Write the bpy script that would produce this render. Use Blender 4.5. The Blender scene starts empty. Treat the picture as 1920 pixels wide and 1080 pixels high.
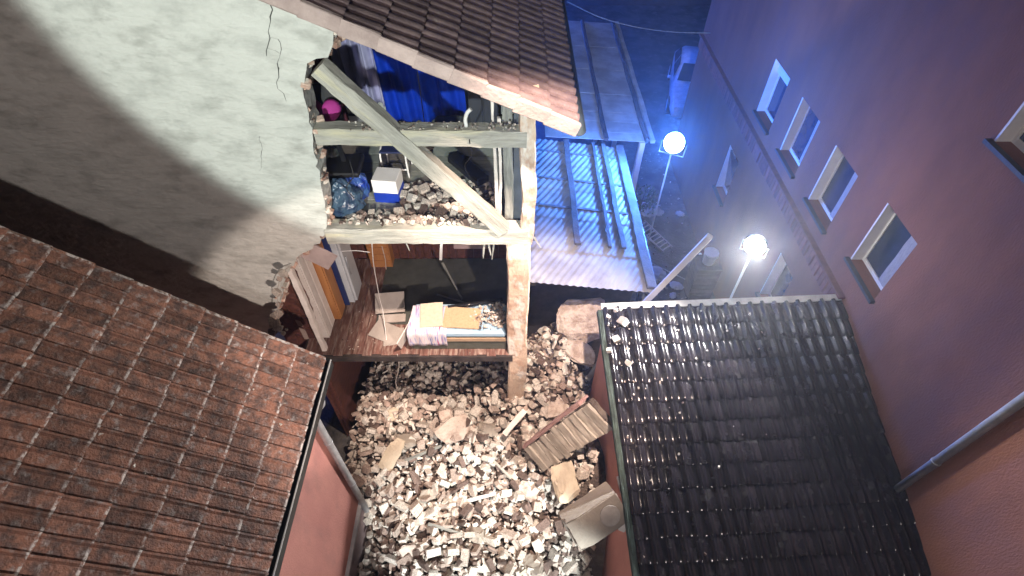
import bpy, bmesh, math, random
import numpy as np
from mathutils import Vector, Matrix, Euler
R = math.radians
rnd = random.Random(7)
SC = bpy.context.scene
COL = SC.collection

# ------------------------------------------------------------------ camera
CAMZ, PITCH, F = 10.5, R(48.5), 1010.0
cam_d = bpy.data.cameras.new('camera')
cam_d.sensor_width = 36.0
cam_d.lens = F / 1920 * 36.0
cam_d.clip_start = 0.05
cam_d.clip_end = 500
cam = bpy.data.objects.new('camera', cam_d)
COL.objects.link(cam)
cam.location = (0, 0, CAMZ)
cam.rotation_euler = (R(90) - PITCH, 0, 0)
SC.camera = cam

# ------------------------------------------------------------------ night sky
world = bpy.data.worlds.new('World')
SC.world = world
world.use_nodes = True
wn = world.node_tree
sky = wn.nodes.new('ShaderNodeTexSky')
sky.sky_type = 'NISHITA'
sky.sun_disc = False
sky.sun_elevation = R(-4)
sky.sun_rotation = R(200)
wn.links.new(sky.outputs[0], wn.nodes['Background'].inputs[0])
wn.nodes['Background'].inputs[1].default_value = 0.15

# ------------------------------------------------------------------ floodlights of the emergency crews, and added unseen lights
def spot(name, loc, target, power, color, size_deg, blend, radius=0.12):
    d = bpy.data.lights.new(name, 'SPOT')
    d.energy = power
    d.color = color
    d.spot_size = R(size_deg)
    d.spot_blend = blend
    d.shadow_soft_size = radius
    o = bpy.data.objects.new(name, d)
    COL.objects.link(o)
    o.location = loc
    o.rotation_euler = (Vector(target) - Vector(loc)).to_track_quat('-Z', 'Y').to_euler()
    return o
spot('floodlight_cool_upper', (-0.6, -5.0, 9.9), (-0.25, 5.0, 9.5), 5000, (0.91, 1.0, 0.94), 46.5, 0.12)
spot('floodlight_warm_above', (1.5, 2.1, 13.8), (-0.05, 5.2, 1.8), 11500, (1.0, 0.76, 0.62), 30.0, 0.6)
spot('floodlight_warm_room', (3.2, -4.0, 9.6), (-1.75, 5.0, 4.2), 4600, (1.0, 0.81, 0.71), 25.0, 0.2)
spot('floodlight_cool_yard', (4.0, -5.0, 9.2), (-0.45, 2.7, 0.9), 15000, (0.96, 1.0, 0.98), 17.0, 0.5)
spot('wide_fill_light', (-1.0, -7.0, 13.5), (-1.0, 5.0, 4.0), 1800, (1.0, 0.86, 0.82), 85.0, 0.6, 0.3)  # unseen fill light, added to lift the dark areas
# unseen blue light added behind the house for the blue wash over the street
blue_fill = bpy.data.lights.new('street_blue_fill', 'POINT'); blue_fill.energy = 3200; blue_fill.color = (0.03, 0.13, 1.0); blue_fill.shadow_soft_size = 0.25
blue_fill_o = bpy.data.objects.new('street_blue_fill', blue_fill); COL.objects.link(blue_fill_o); blue_fill_o.location = (-0.6, 19.5, 4.6)

SC.view_settings.view_transform = 'Standard'
SC.view_settings.look = 'None'
SC.view_settings.exposure = 0.0
SC.view_settings.gamma = 1.0
SC.render.engine = 'CYCLES'
SC.cycles.use_denoising = True
SC.cycles.use_adaptive_sampling = True
SC.cycles.adaptive_threshold = 0.03
SC.cycles.volume_bounces = 0
SC.cycles.max_bounces = 5
SC.cycles.diffuse_bounces = 2
SC.cycles.glossy_bounces = 2
SC.cycles.transmission_bounces = 4
SC.cycles.transparent_max_bounces = 6
SC.cycles.caustics_reflective = False
SC.cycles.caustics_refractive = False
SC.cycles.sample_clamp_indirect = 4.0

# ------------------------------------------------------------------ helpers
CP, SP = math.cos(PITCH), math.sin(PITCH)
def at(u, v, X=None, Y=None, Z=None, t=None):
    """point of the place seen at photograph pixel (u, v), given one real coordinate"""
    a, b = (u - 960) / F, (540 - v) / F
    d = Vector((a, CP + SP * b, -SP + CP * b))
    if X is not None: t = X / d.x
    elif Y is not None: t = Y / d.y
    elif Z is not None: t = (Z - CAMZ) / d.z
    return Vector((0, 0, CAMZ)) + d * t

ORG = {}
def tag(o, label=None, cat=None, group=None, kind=None):
    if label: o['label'] = label
    if cat: o['category'] = cat
    if group: o['group'] = group
    if kind: o['kind'] = kind
    return o
def root(name, loc, label, cat, group=None, rot=None):
    o = bpy.data.objects.new(name, None)
    o.empty_display_size = 0.1
    COL.objects.link(o)
    m = Matrix.Translation(Vector(loc))
    if rot is not None: m = m @ rot.to_4x4()
    o.matrix_world = m
    ORG[o.name] = m
    return tag(o, label, cat, group)
def add(name, me, mat, parent=None, mw=None):
    """link mesh data as an object; mw is its world matrix"""
    o = bpy.data.objects.new(name, me)
    COL.objects.link(o)
    if mat is not None and not me.materials:
        me.materials.append(mat)
    mw = mw if mw is not None else Matrix.Identity(4)
    if parent is not None:
        o.parent = parent
        o.matrix_local = ORG[parent.name].inverted() @ mw
    else:
        o.matrix_world = mw
    ORG[o.name] = mw
    return o
def mesh_of(verts, faces, smooth=False, name='mesh'):
    me = bpy.data.meshes.new(name)
    me.from_pydata([tuple(v) for v in verts], [], faces)
    if smooth:
        me.polygons.foreach_set('use_smooth', [True] * len(me.polygons))
    me.update()
    return me
def bm_mesh(bm, smooth=False, name='mesh'):
    bmesh.ops.recalc_face_normals(bm, faces=bm.faces)
    me = bpy.data.meshes.new(name)
    bm.to_mesh(me); bm.free()
    if smooth:
        me.polygons.foreach_set('use_smooth', [True] * len(me.polygons))
    return me
def box_mesh(sx, sy, sz, bev=0.0, seg=1, jit=0.0, cuts=0):
    bm = bmesh.new()
    bmesh.ops.create_cube(bm, size=1.0)
    bmesh.ops.scale(bm, vec=(sx, sy, sz), verts=bm.verts)
    if bev > 0:
        bmesh.ops.bevel(bm, geom=bm.edges[:], offset=bev, segments=seg, affect='EDGES', profile=0.6)
    if cuts:
        bmesh.ops.subdivide_edges(bm, edges=bm.edges[:], cuts=cuts, use_grid_fill=True)
    if jit:
        for v in bm.verts:
            v.co += Vector((rnd.uniform(-jit, jit), rnd.uniform(-jit, jit), rnd.uniform(-jit, jit)))
    return bm_mesh(bm)
def T(x, y=None, z=None):
    return Matrix.Translation(Vector((x, y, z)) if y is not None else Vector(x))
def RX(a): return Matrix.Rotation(R(a), 4, 'X')
def RY(a): return Matrix.Rotation(R(a), 4, 'Y')
def RZ(a): return Matrix.Rotation(R(a), 4, 'Z')
def box(name, lo, hi, mat, parent=None, bev=0.0, jit=0.0, cuts=0):
    lo, hi = Vector(lo), Vector(hi)
    s = hi - lo
    return add(name, box_mesh(s.x, s.y, s.z, bev, 1, jit, cuts), mat, parent, T((lo + hi) / 2))
def frame_m(origin, x, y, z):
    m = Matrix.Identity(4)
    for i, a in enumerate((x, y, z)):
        a = Vector(a).normalized()
        for k in range(3): m[k][i] = a[k]
    for k in range(3): m[k][3] = origin[k]
    return m
def beam(name, p0, p1, w, h, mat, parent, up=(0, 0, 1), jit=0.008, seg=0.12, taper=1.0):
    """hewn timber between two points: w across, h along 'up'; slightly uneven faces, chamfered arrises"""
    p0, p1 = Vector(p0), Vector(p1)
    d = p1 - p0; L = d.length; d.normalize()
    side = d.cross(Vector(up)).normalized(); upv = side.cross(d).normalized()
    n = max(2, int(L / seg))
    c = 0.14
    prof = [(-1, -1 + c), (-1 + c, -1), (1 - c, -1), (1, -1 + c), (1, 1 - c), (1 - c, 1), (-1 + c, 1), (-1, 1 - c)]
    V, Fc = [], []
    lr = random.Random(hash((round(p0.x, 3), round(p1.z, 3))) & 0xffff)
    for i in range(n + 1):
        k = 1 + (taper - 1) * i / n
        for (a, b) in prof:
            bw = 1.6 * jit * math.sin(3.1 * i * L / n + w * 90); V.append(Vector((a * w / 2 * k + bw + lr.uniform(-jit, jit), b * h / 2 * k + bw * .7 + lr.uniform(-jit, jit), i * L / n)))
    m = len(prof)
    for i in range(n):
        for j in range(m):
            Fc.append((i * m + j, i * m + (j + 1) % m, (i + 1) * m + (j + 1) % m, (i + 1) * m + j))
    Fc.append(tuple(range(m - 1, -1, -1))); Fc.append(tuple(n * m + j for j in range(m)))
    me = mesh_of(V, Fc)
    return add(name, me, mat, parent, frame_m(p0, side, upv, d))
def tube_mesh(pts, r, sides=8, closed_ends=True):
    pts = [Vector(p) for p in pts]
    V, Fc = [], []
    n = len(pts)
    rr = r if isinstance(r, (list, tuple)) else [r] * n
    prev = None
    for i, p in enumerate(pts):
        d = (pts[min(i + 1, n - 1)] - pts[max(i - 1, 0)]).normalized()
        ref = Vector((0, 0, 1)) if abs(d.z) < 0.9 else Vector((1, 0, 0))
        if prev is not None:
            a = (prev - d * prev.dot(d)).normalized()
        else:
            a = d.cross(ref).normalized()
        prev = a
        b = d.cross(a)
        for k in range(sides):
            t = 2 * math.pi * k / sides
            V.append(p + (a * math.cos(t) + b * math.sin(t)) * rr[i])
    for i in range(n - 1):
        for k in range(sides):
            Fc.append((i * sides + k, i * sides + (k + 1) % sides, (i + 1) * sides + (k + 1) % sides, (i + 1) * sides + k))
    if closed_ends:
        Fc.append(tuple(range(sides - 1, -1, -1)))
        Fc.append(tuple((n - 1) * sides + k for k in range(sides)))
    me = mesh_of(V, Fc, smooth=True)
    if closed_ends:
        me.polygons[-1].use_smooth = False; me.polygons[-2].use_smooth = False
    return me
def tube(name, pts, r, mat, parent=None, sides=8):
    return add(name, tube_mesh(pts, r, sides), mat, parent)
def curve_pts(ctrl, n=24):
    """Catmull-Rom through control points"""
    P = [Vector(c) for c in ctrl]
    P = [P[0] * 2 - P[1]] + P + [P[-1] * 2 - P[-2]]
    out = []
    segs = len(P) - 3
    for s in range(segs):
        for i in range(n // segs + 1):
            t = i / (n // segs + 1)
            a, b, c, d = P[s:s + 4]
            out.append(0.5 * ((2 * b) + (c - a) * t + (2 * a - 5 * b + 4 * c - d) * t * t + (3 * b - a - 3 * c + d) * t ** 3))
    out.append(P[-2])
    return out
def prism_xz(poly, y0, y1):
    """polygon in x,z extruded from y0 to y1"""
    bm = bmesh.new()
    f = bm.faces.new([bm.verts.new((x, y0, z)) for x, z in poly])
    r = bmesh.ops.extrude_face_region(bm, geom=[f])
    bmesh.ops.translate(bm, verts=[g for g in r['geom'] if isinstance(g, bmesh.types.BMVert)], vec=(0, y1 - y0, 0))
    bmesh.ops.triangulate(bm, faces=[f for f in bm.faces if len(f.verts) > 4])
    return bm_mesh(bm)
def ragged(pts, step, jit, lr):
    out = []
    for (x0, z0), (x1, z1) in zip(pts[:-1], pts[1:]):
        n = max(1, int(math.hypot(x1 - x0, z1 - z0) / step))
        for i in range(n):
            t = i / n
            out.append((x0 + (x1 - x0) * t + (lr.uniform(-jit, jit) if i or len(out) else 0),
                        z0 + (z1 - z0) * t + (lr.uniform(-jit, jit) if i or len(out) else 0)))
    out.append(pts[-1])
    return out

# ------------------------------------------------------------------ materials
MATS = {}
def mat(name, c1, c2=None, rough=0.85, scale=5.0, detail=6.0, lo=0.35, hi=0.65, bump=0.25, bscale=None, rand=0.0, island=False,
        metal=0.0, spec=0.4, stretch=None, c3=None, scale3=1.0, lo3=0.5, hi3=0.7, coat=0.0, trans=0.0, bdist=0.02, edge=None, edge_y=0.03):
    if name in MATS: return MATS[name]
    m = bpy.data.materials.new(name); m.use_nodes = True
    nt = m.node_tree; N = nt.nodes; L = nt.links
    b = N['Principled BSDF']
    tc = N.new('ShaderNodeTexCoord'); oi = N.new('ShaderNodeObjectInfo')
    off = N.new('ShaderNodeVectorMath'); off.operation = 'MULTIPLY_ADD'
    comb = N.new('ShaderNodeCombineXYZ')
    for i in range(3): L.new(oi.outputs['Random'], comb.inputs[i])
    L.new(comb.outputs[0], off.inputs[0]); off.inputs[1].default_value = (37, 53, 71)
    L.new(tc.outputs['Object'], off.inputs[2])
    vec = off.outputs[0]
    if stretch:
        mp = N.new('ShaderNodeMapping'); mp.inputs['Scale'].default_value = stretch
        L.new(vec, mp.inputs[0]); vec = mp.outputs[0]
    c2 = c2 or tuple(x * 0.7 for x in c1)
    def mask(sc, lo_, hi_, det):
        n = N.new('ShaderNodeTexNoise'); n.inputs['Scale'].default_value = sc; n.inputs['Detail'].default_value = det
        n.inputs['Roughness'].default_value = 0.6
        L.new(vec, n.inputs['Vector'])
        r = N.new('ShaderNodeMapRange'); r.inputs[1].default_value = lo_; r.inputs[2].default_value = hi_
        L.new(n.outputs[0], r.inputs[0]); return r.outputs[0], n.outputs[0]
    f, raw = mask(scale, lo, hi, detail)
    mx = N.new('ShaderNodeMix'); mx.data_type = 'RGBA'
    mx.inputs[6].default_value = (*c1, 1); mx.inputs[7].default_value = (*c2, 1)
    L.new(f, mx.inputs[0]); colr = mx.outputs[2]
    if c3:
        f3, _ = mask(scale3, lo3, hi3, 5)
        m3 = N.new('ShaderNodeMix'); m3.data_type = 'RGBA'; m3.inputs[7].default_value = (*c3, 1)
        L.new(f3, m3.inputs[0]); L.new(colr, m3.inputs[6]); colr = m3.outputs[2]
    if edge:
        sx_ = N.new('ShaderNodeSeparateXYZ'); L.new(tc.outputs['Object'], sx_.inputs[0])
        er = N.new('ShaderNodeMapRange'); er.inputs[1].default_value = edge_y; er.inputs[2].default_value = edge_y * 0.5; L.new(sx_.outputs[1], er.inputs[0])
        em = N.new('ShaderNodeMath'); em.operation = 'MULTIPLY'; L.new(er.outputs[0], em.inputs[0])
        fe, _ = mask(18, 0.46, 0.58, 3); L.new(fe, em.inputs[1])
        m4 = N.new('ShaderNodeMix'); m4.data_type = 'RGBA'; m4.inputs[7].default_value = (*edge, 1); L.new(em.outputs[0], m4.inputs[0]); L.new(colr, m4.inputs[6]); colr = m4.outputs[2]
    if rand or island:
        src = oi.outputs['Random']
        if island:
            g = N.new('ShaderNodeNewGeometry')
            ad = N.new('ShaderNodeMath'); ad.operation = 'ADD'; L.new(src, ad.inputs[0]); L.new(g.outputs['Random Per Island'], ad.inputs[1])
            fr = N.new('ShaderNodeMath'); fr.operation = 'FRACT'; L.new(ad.outputs[0], fr.inputs[0]); src = fr.outputs[0]
        mr = N.new('ShaderNodeMapRange'); mr.inputs[3].default_value = 1 - rand; mr.inputs[4].default_value = 1 + rand * 0.6
        L.new(src, mr.inputs[0])
        mu = N.new('ShaderNodeVectorMath'); mu.operation = 'SCALE'
        L.new(colr, mu.inputs[0]); L.new(mr.outputs[0], mu.inputs['Scale']); colr = mu.outputs[0]
    L.new(colr, b.inputs['Base Color'])
    b.inputs['Roughness'].default_value = rough
    b.inputs['Metallic'].default_value = metal
    b.inputs['Specular IOR Level'].default_value = spec
    if coat: b.inputs['Coat Weight'].default_value = coat; b.inputs['Coat Roughness'].default_value = 0.15
    if trans: b.inputs['Transmission Weight'].default_value = trans
    if bump:
        nb = N.new('ShaderNodeTexNoise'); nb.inputs['Scale'].default_value = bscale or scale * 6; nb.inputs['Detail'].default_value = 5
        L.new(vec, nb.inputs['Vector'])
        bp = N.new('ShaderNodeBump'); bp.inputs['Strength'].default_value = bump; bp.inputs['Distance'].default_value = bdist
        L.new(nb.outputs[0], bp.inputs['Height']); L.new(bp.outputs[0], b.inputs['Normal'])
    MATS[name] = m
    return m
def emit(name, col, strength):
    m = bpy.data.materials.new(name); m.use_nodes = True
    b = m.node_tree.nodes['Principled BSDF']
    b.inputs['Base Color'].default_value = (*col, 1)
    b.inputs['Emission Color'].default_value = (*col, 1)
    b.inputs['Emission Strength'].default_value = strength
    return m

m_plaster = mat('lime_plaster', (0.55, 0.56, 0.52), (0.40, 0.41, 0.38), rough=0.9, scale=2.6, detail=8, lo=0.46, hi=0.68, bump=0.5, bscale=9,
                stretch=(1, 1, 1.9), c3=(0.32, 0.32, 0.29), scale3=1.3, lo3=0.55, hi3=0.8, bdist=0.05)
m_timber = mat('pale_old_timber', (0.46, 0.45, 0.40), (0.30, 0.295, 0.26), rough=0.85, scale=3, lo=0.4, hi=0.65, bump=0.6, bscale=14, rand=0.12,
               stretch=(6, 6, 0.8), c3=(0.56, 0.53, 0.38), scale3=1.2, lo3=0.54, hi3=0.68)
m_greywood = mat('grey_weathered_wood', (0.30, 0.31, 0.28), (0.16, 0.16, 0.15), scale=4, bump=0.5, bscale=16, stretch=(6, 6, 0.7), rand=0.15)
m_darkwood = mat('dark_wet_wood', (0.075, 0.06, 0.055), (0.03, 0.025, 0.025), scale=5, bump=0.4, rand=0.2)
m_greydark = mat('grey_shade_batten', (0.20, 0.19, 0.18), (0.13, 0.125, 0.12), rough=.8, scale=5, bump=.4, rand=.2)  # grey strips on the lean-to, partly in place of shadow bands
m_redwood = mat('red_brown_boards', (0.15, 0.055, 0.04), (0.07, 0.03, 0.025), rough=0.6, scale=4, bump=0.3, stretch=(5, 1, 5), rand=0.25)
m_brick = mat('broken_brick', (0.56, 0.42, 0.34), (0.36, 0.20, 0.15), scale=6, lo=0.4, hi=0.6, bump=0.6, rand=0.35, c3=(0.66, 0.62, 0.55), scale3=4, lo3=0.5, hi3=0.6)
m_pier = mat('pier_peeling_paint', (0.62, 0.49, 0.38), (0.45, 0.31, 0.23), scale=7, lo=0.45, hi=0.62, bump=0.8, bscale=25, stretch=(1, 1, 0.5),
             c3=(0.68, 0.64, 0.58), scale3=5, lo3=0.52, hi3=0.62)
m_tile_brown = mat('concrete_tile_brown', (0.205, 0.145, 0.14), (0.125, 0.086, 0.088), rough=0.7, scale=6, bump=0.4, bscale=60, rand=0.3,
                   c3=(0.30, 0.26, 0.24), scale3=9, lo3=0.62, hi3=0.8)
m_verge = mat('dusty_verge', (0.47, 0.37, 0.34), (0.34, 0.26, 0.24), scale=5, bump=0.5, rand=0.12)
m_tile_red = mat('old_red_tile', (0.29, 0.135, 0.088), (0.11, 0.066, 0.054), rough=0.5, scale=9, lo=0.4, hi=0.62, bump=0.8, bscale=40, rand=0.4,
                 c3=(0.33, 0.29, 0.27), scale3=12, lo3=0.55, hi3=0.72, edge=(0.55, 0.50, 0.46))
m_tile_black = mat('glazed_black_tile', (0.016, 0.013, 0.016), (0.008, 0.007, 0.010), rough=0.19, scale=5, bump=0.04, bscale=30, rand=0.4, spec=0.5, c3=(0.03, 0.03, 0.029), scale3=6, lo3=.58, hi3=.75)
m_moss_metal = mat('mossy_flashing', (0.05, 0.075, 0.06), (0.03, 0.04, 0.035), rough=0.7, scale=8, bump=0.5)
m_pink = mat('pink_render', (0.58, 0.27, 0.225), (0.50, 0.225, 0.195), rough=0.9, scale=2.5, bump=0.3, bscale=50, c3=(0.36, 0.19, 0.17), scale3=1.6, lo3=.56, hi3=.8, stretch=(1, 1, .5))
m_pinkgrey = mat('pink_grey_plinth', (0.36, 0.27, 0.27), (0.30, 0.22, 0.22), rough=0.85, scale=4, bump=0.3)
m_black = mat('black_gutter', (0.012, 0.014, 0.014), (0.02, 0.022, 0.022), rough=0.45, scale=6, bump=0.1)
m_zinc = mat('zinc_pipe', (0.50, 0.53, 0.56), (0.36, 0.38, 0.40), rough=0.4, scale=5, bump=0.05, metal=0.4)
m_palelip = mat('pale_lip', (0.65, 0.65, 0.63), rough=0.5, bump=0.0)
m_facade = mat('orange_facade', (0.25, 0.105, 0.068), (0.185, 0.078, 0.055), rough=0.95, scale=1.3, bump=0.4, bscale=45, c3=(0.17, 0.085, 0.08), scale3=0.9, lo3=0.48, hi3=0.78, stretch=(1, 1, 0.45))
m_course = mat('brick_course', (0.22, 0.085, 0.07), (0.15, 0.06, 0.055), scale=8, bump=0.4, rand=0.3)
m_white = mat('white_paint', (0.78, 0.78, 0.76), (0.70, 0.70, 0.68), rough=0.55, scale=4, bump=0.05)
m_whitewood = mat('white_board', (0.76, 0.72, 0.68), (0.66, 0.60, 0.56), rough=0.7, scale=5, bump=0.1, rand=0.1)
m_glass = mat('window_glass', (0.02, 0.04, 0.07), (0.03, 0.05, 0.09), rough=0.08, bump=0.0, spec=0.8)
m_asphalt = mat('wet_asphalt', (0.12, 0.115, 0.11), (0.06, 0.06, 0.06), rough=0.55, scale=1.6, lo=.4, hi=.6, bump=0.8, bscale=22, c3=(0.17, 0.16, 0.15), scale3=3.0, lo3=.55, hi3=.7)
m_carpet = mat('dark_carpet', (0.10, 0.105, 0.09), (0.065, 0.07, 0.06), rough=1, scale=4, bump=0.3, bscale=80)
m_rubble = None
def rubble_mat():
    m = bpy.data.materials.new('rubble_mix'); m.use_nodes = True
    nt = m.node_tree; N = nt.nodes; L = nt.links
    b = N['Principled BSDF']; b.inputs['Roughness'].default_value = 0.95; b.inputs['Specular IOR Level'].default_value = 0.2
    g = N.new('ShaderNodeNewGeometry'); oi = N.new('ShaderNodeObjectInfo')
    ad = N.new('ShaderNodeMath'); ad.operation = 'ADD'; L.new(oi.outputs['Random'], ad.inputs[0]); L.new(g.outputs['Random Per Island'], ad.inputs[1])
    fr = N.new('ShaderNodeMath'); fr.operation = 'FRACT'; L.new(ad.outputs[0], fr.inputs[0])
    ra = N.new('ShaderNodeValToRGB'); ra.color_ramp.interpolation = 'LINEAR'
    e = ra.color_ramp.elements
    e[0].position = 0.0; e[0].color = (0.09, 0.065, 0.055, 1)
    e[1].position = 1.0; e[1].color = (0.72, 0.69, 0.63, 1)
    for p, c in ((0.14, (0.20, 0.145, 0.125, 1)), (0.22, (0.42, 0.33, 0.28, 1)), (0.45, (0.55, 0.47, 0.41, 1)), (0.7, (0.63, 0.58, 0.51, 1))):
        q = e.new(p); q.color = c
    L.new(fr.outputs[0], ra.inputs[0])
    tc = N.new('ShaderNodeTexCoord'); n = N.new('ShaderNodeTexNoise'); n.inputs['Scale'].default_value = 11; n.inputs['Detail'].default_value = 6
    L.new(tc.outputs['Object'], n.inputs['Vector'])
    r2 = N.new('ShaderNodeMapRange'); r2.inputs[1].default_value = 0.38; r2.inputs[2].default_value = 0.62; r2.inputs[3].default_value = 0.62; r2.inputs[4].default_value = 1.08
    L.new(n.outputs[0], r2.inputs[0])
    mu = N.new('ShaderNodeVectorMath'); mu.operation = 'SCALE'; L.new(ra.outputs[0], mu.inputs[0]); L.new(r2.outputs[0], mu.inputs['Scale'])
    L.new(mu.outputs[0], b.inputs['Base Color'])
    n2 = N.new('ShaderNodeTexNoise'); n2.inputs['Scale'].default_value = 40; n2.inputs['Detail'].default_value = 4; L.new(tc.outputs['Object'], n2.inputs['Vector'])
    bp = N.new('ShaderNodeBump'); bp.inputs['Strength'].default_value = 0.7; bp.inputs['Distance'].default_value = 0.015
    L.new(n2.outputs[0], bp.inputs['Height']); L.new(bp.outputs[0], b.inputs['Normal'])
    return m
m_rubble = rubble_mat()
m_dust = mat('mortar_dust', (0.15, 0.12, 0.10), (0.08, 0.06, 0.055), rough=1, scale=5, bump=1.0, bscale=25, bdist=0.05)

def sheet_mat():
    """translucent fibre sheet: scatters light on both faces"""
    m = bpy.data.materials.new('translucent_sheet'); m.use_nodes = True
    nt = m.node_tree; N = nt.nodes; L = nt.links
    b = N['Principled BSDF']
    tc = N.new('ShaderNodeTexCoord'); n = N.new('ShaderNodeTexNoise'); n.inputs['Scale'].default_value = 2.2; n.inputs['Detail'].default_value = 7
    L.new(tc.outputs['Object'], n.inputs['Vector'])
    mx = N.new('ShaderNodeMix'); mx.data_type = 'RGBA'; mx.inputs[6].default_value = (0.42, 0.40, 0.36, 1); mx.inputs[7].default_value = (0.62, 0.62, 0.58, 1)
    r = N.new('ShaderNodeMapRange'); r.inputs[1].default_value = 0.38; r.inputs[2].default_value = 0.6; L.new(n.outputs[0], r.inputs[0]); L.new(r.outputs[0], mx.inputs[0])
    L.new(mx.outputs[2], b.inputs['Base Color']); b.inputs['Roughness'].default_value = 0.45
    t = N.new('ShaderNodeBsdfTranslucent'); L.new(mx.outputs[2], t.inputs[0])
    ms = N.new('ShaderNodeMixShader'); ms.inputs[0].default_value = 0.42
    L.new(b.outputs[0], ms.inputs[1]); L.new(t.outputs[0], ms.inputs[2])
    L.new(ms.outputs[0], N['Material Output'].inputs[0])
    return m
m_sheet = sheet_mat()

# ================================================================== ground
g = add('ground', mesh_of([(-60, -40, 0), (60, -40, 0), (60, 90, 0), (-60, 90, 0)], [(0, 1, 2, 3)]), m_asphalt)
tag(g, kind='structure')

# ================================================================== tiles
def tile_mesh(w, L, prof, nx, lift, th, lap=0.05, curve=0.0, smooth=False):
    V, Fc = [], []
    ys = [0.0, 0.02, L * 0.3, L * 0.6, L * 0.85, L + lap] if curve else [0.0, 0.03, L * 0.55, L + lap]
    ny = len(ys)
    for j, y in enumerate(ys):
        for i in range(nx + 1):
            f = y / (L + lap)
            V.append((w * i / nx, y, prof(i / nx) + lift * (1 - f) - (0.006 if j == 0 else 0) + curve * f * (1 - f)))
    n = nx + 1
    for j in range(ny - 1):
        for i in range(nx):
            Fc.append((j * n + i, j * n + i + 1, (j + 1) * n + i + 1, (j + 1) * n + i))
    ntop = len(Fc)
    base = len(V)                      # front lip with its own vertices, so it keeps a crisp edge
    for i in range(n): V.append(V[i])
    for i in range(n):
        x, y, z = V[i]; V.append((x, y + 0.002, z - th))
    for i in range(nx):
        Fc.append((base + n + i, base + n + i + 1, base + i + 1, base + i))
    for side in (0, nx):
        k = len(V)
        for j in range(ny): V.append(V[j * n + side])
        for j in (ny - 1, 0):
            x, y, z = V[j * n + side]; V.append((x, y, z - th))
        ring = tuple(range(k, k + ny + 2)); Fc.append(ring if side == 0 else ring[::-1])
    me = mesh_of(V, Fc)
    if smooth:
        me.polygons.foreach_set('use_smooth', [i < ntop for i in range(len(Fc))])
    return me

def lay_tiles(parent, me, mtl, org, u, s, w, L, cols, rows, joff=0.0, skip=None, name='tile', wob=0.004, rest=None):
    """tiles in courses; u across, s up the slope"""
    u, s = Vector(u).normalized(), Vector(s).normalized(); n = u.cross(s)
    if mtl and not me.materials: me.materials.append(mtl)
    restV, restF = [], []
    mv = [v.co.copy() for v in me.vertices]; mf = [tuple(p.vertices) for p in me.polygons]
    for r in range(rows):
        for c in range(cols):
            if skip and skip(c, r): continue
            p = Vector(org) + u * (c * w + rnd.uniform(-wob, wob)) + s * (r * L + rnd.uniform(-wob, wob) * 1.5) + n * rnd.uniform(0, wob)
            m = frame_m(p, u, s, n) @ RZ(rnd.uniform(-0.6, 0.6)) @ RX(rnd.uniform(-0.4, 0.4))
            if rest and rest(c, r):
                b = len(restV); restV += [m @ v for v in mv]; restF += [tuple(b + i for i in f) for f in mf]
            else:
                add(name, me, None, parent, m)
    if restV:
        o = add('tile_field', mesh_of(restV, restF), mtl, parent); tag(o, kind='stuff')

# ================================================================== the damaged house
WY = 5.0                               # gable plane
house = root('damaged_house', (-2.0, WY, 0), 'half timbered house with its gable wall torn open, two storeys of rooms exposed', 'house')
EX, EZ, SL = 0.62, 7.55, 0.48          # eave and roof slope
RIDGE = -4.6
def rz(x):
    return EZ + SL * (EX - x) if x > RIDGE else EZ + SL * (EX - RIDGE) - SL * (RIDGE - x)
lr = random.Random(3)
edge_px = [(634, 64), (626, 84), (613, 104), (598, 113), (577, 117), (570, 132), (567, 170), (574, 200), (583, 240), (590, 290), (603, 350), (610, 400), (611, 440),
           (600, 455), (566, 474), (549, 496), (533, 520), (526, 560), (517, 600), (506, 650), (500, 700)]
epts = []
for (u, v) in edge_px:
    p = at(u, v, Y=WY); epts.append((p.x, p.z))
epts[0] = (epts[0][0], rz(epts[0][0]) - 0.16)
poly = ragged(epts, 0.07, 0.022, lr)
last = poly[-1]
poly += [(last[0] - 0.1, 2.4), (last[0] - 0.1, 0.0), (-10.0, 0.0), (-10.0, rz(-10.0) - 0.16), (RIDGE, rz(RIDGE) - 0.16)]
wall = add('wall', prism_xz(poly, WY, WY + 0.30), m_plaster, house)
# cracks in the plaster: fine dark grooves
m_crack = mat('crack', (0.06, 0.06, 0.055), rough=1, bump=0)
def crack(pxs, w):
    c = ragged([(at(u, v, Y=WY).x, at(u, v, Y=WY).z) for u, v in pxs], 0.05, 0.014, lr)
    V, Fc = [], []
    for i, (x, z) in enumerate(c):
        ww = w * (0.4 + 0.6 * lr.random()) * (1 - 0.6 * i / len(c))
        V += [(x - ww, WY - 0.002, z), (x + ww, WY - 0.002, z)]
        if i: Fc.append((2 * i - 2, 2 * i - 1, 2 * i + 1, 2 * i))
    return add('crack', mesh_of(V, Fc), m_crack, house)
crack([(504, 2), (510, 20), (506, 40), (501, 58), (508, 70), (500, 85), (500, 105)], 0.008)
crack([(508, 70), (520, 76), (528, 82), (524, 105), (520, 118), (524, 130)], 0.005)
crack([(520, 118), (521, 145), (522, 165), (531, 175), (537, 190)], 0.006)
crack([(500, 90), (515, 94), (524, 100)], 0.004)
crack([(487, 255), (492, 300), (486, 320)], 0.004)
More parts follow.
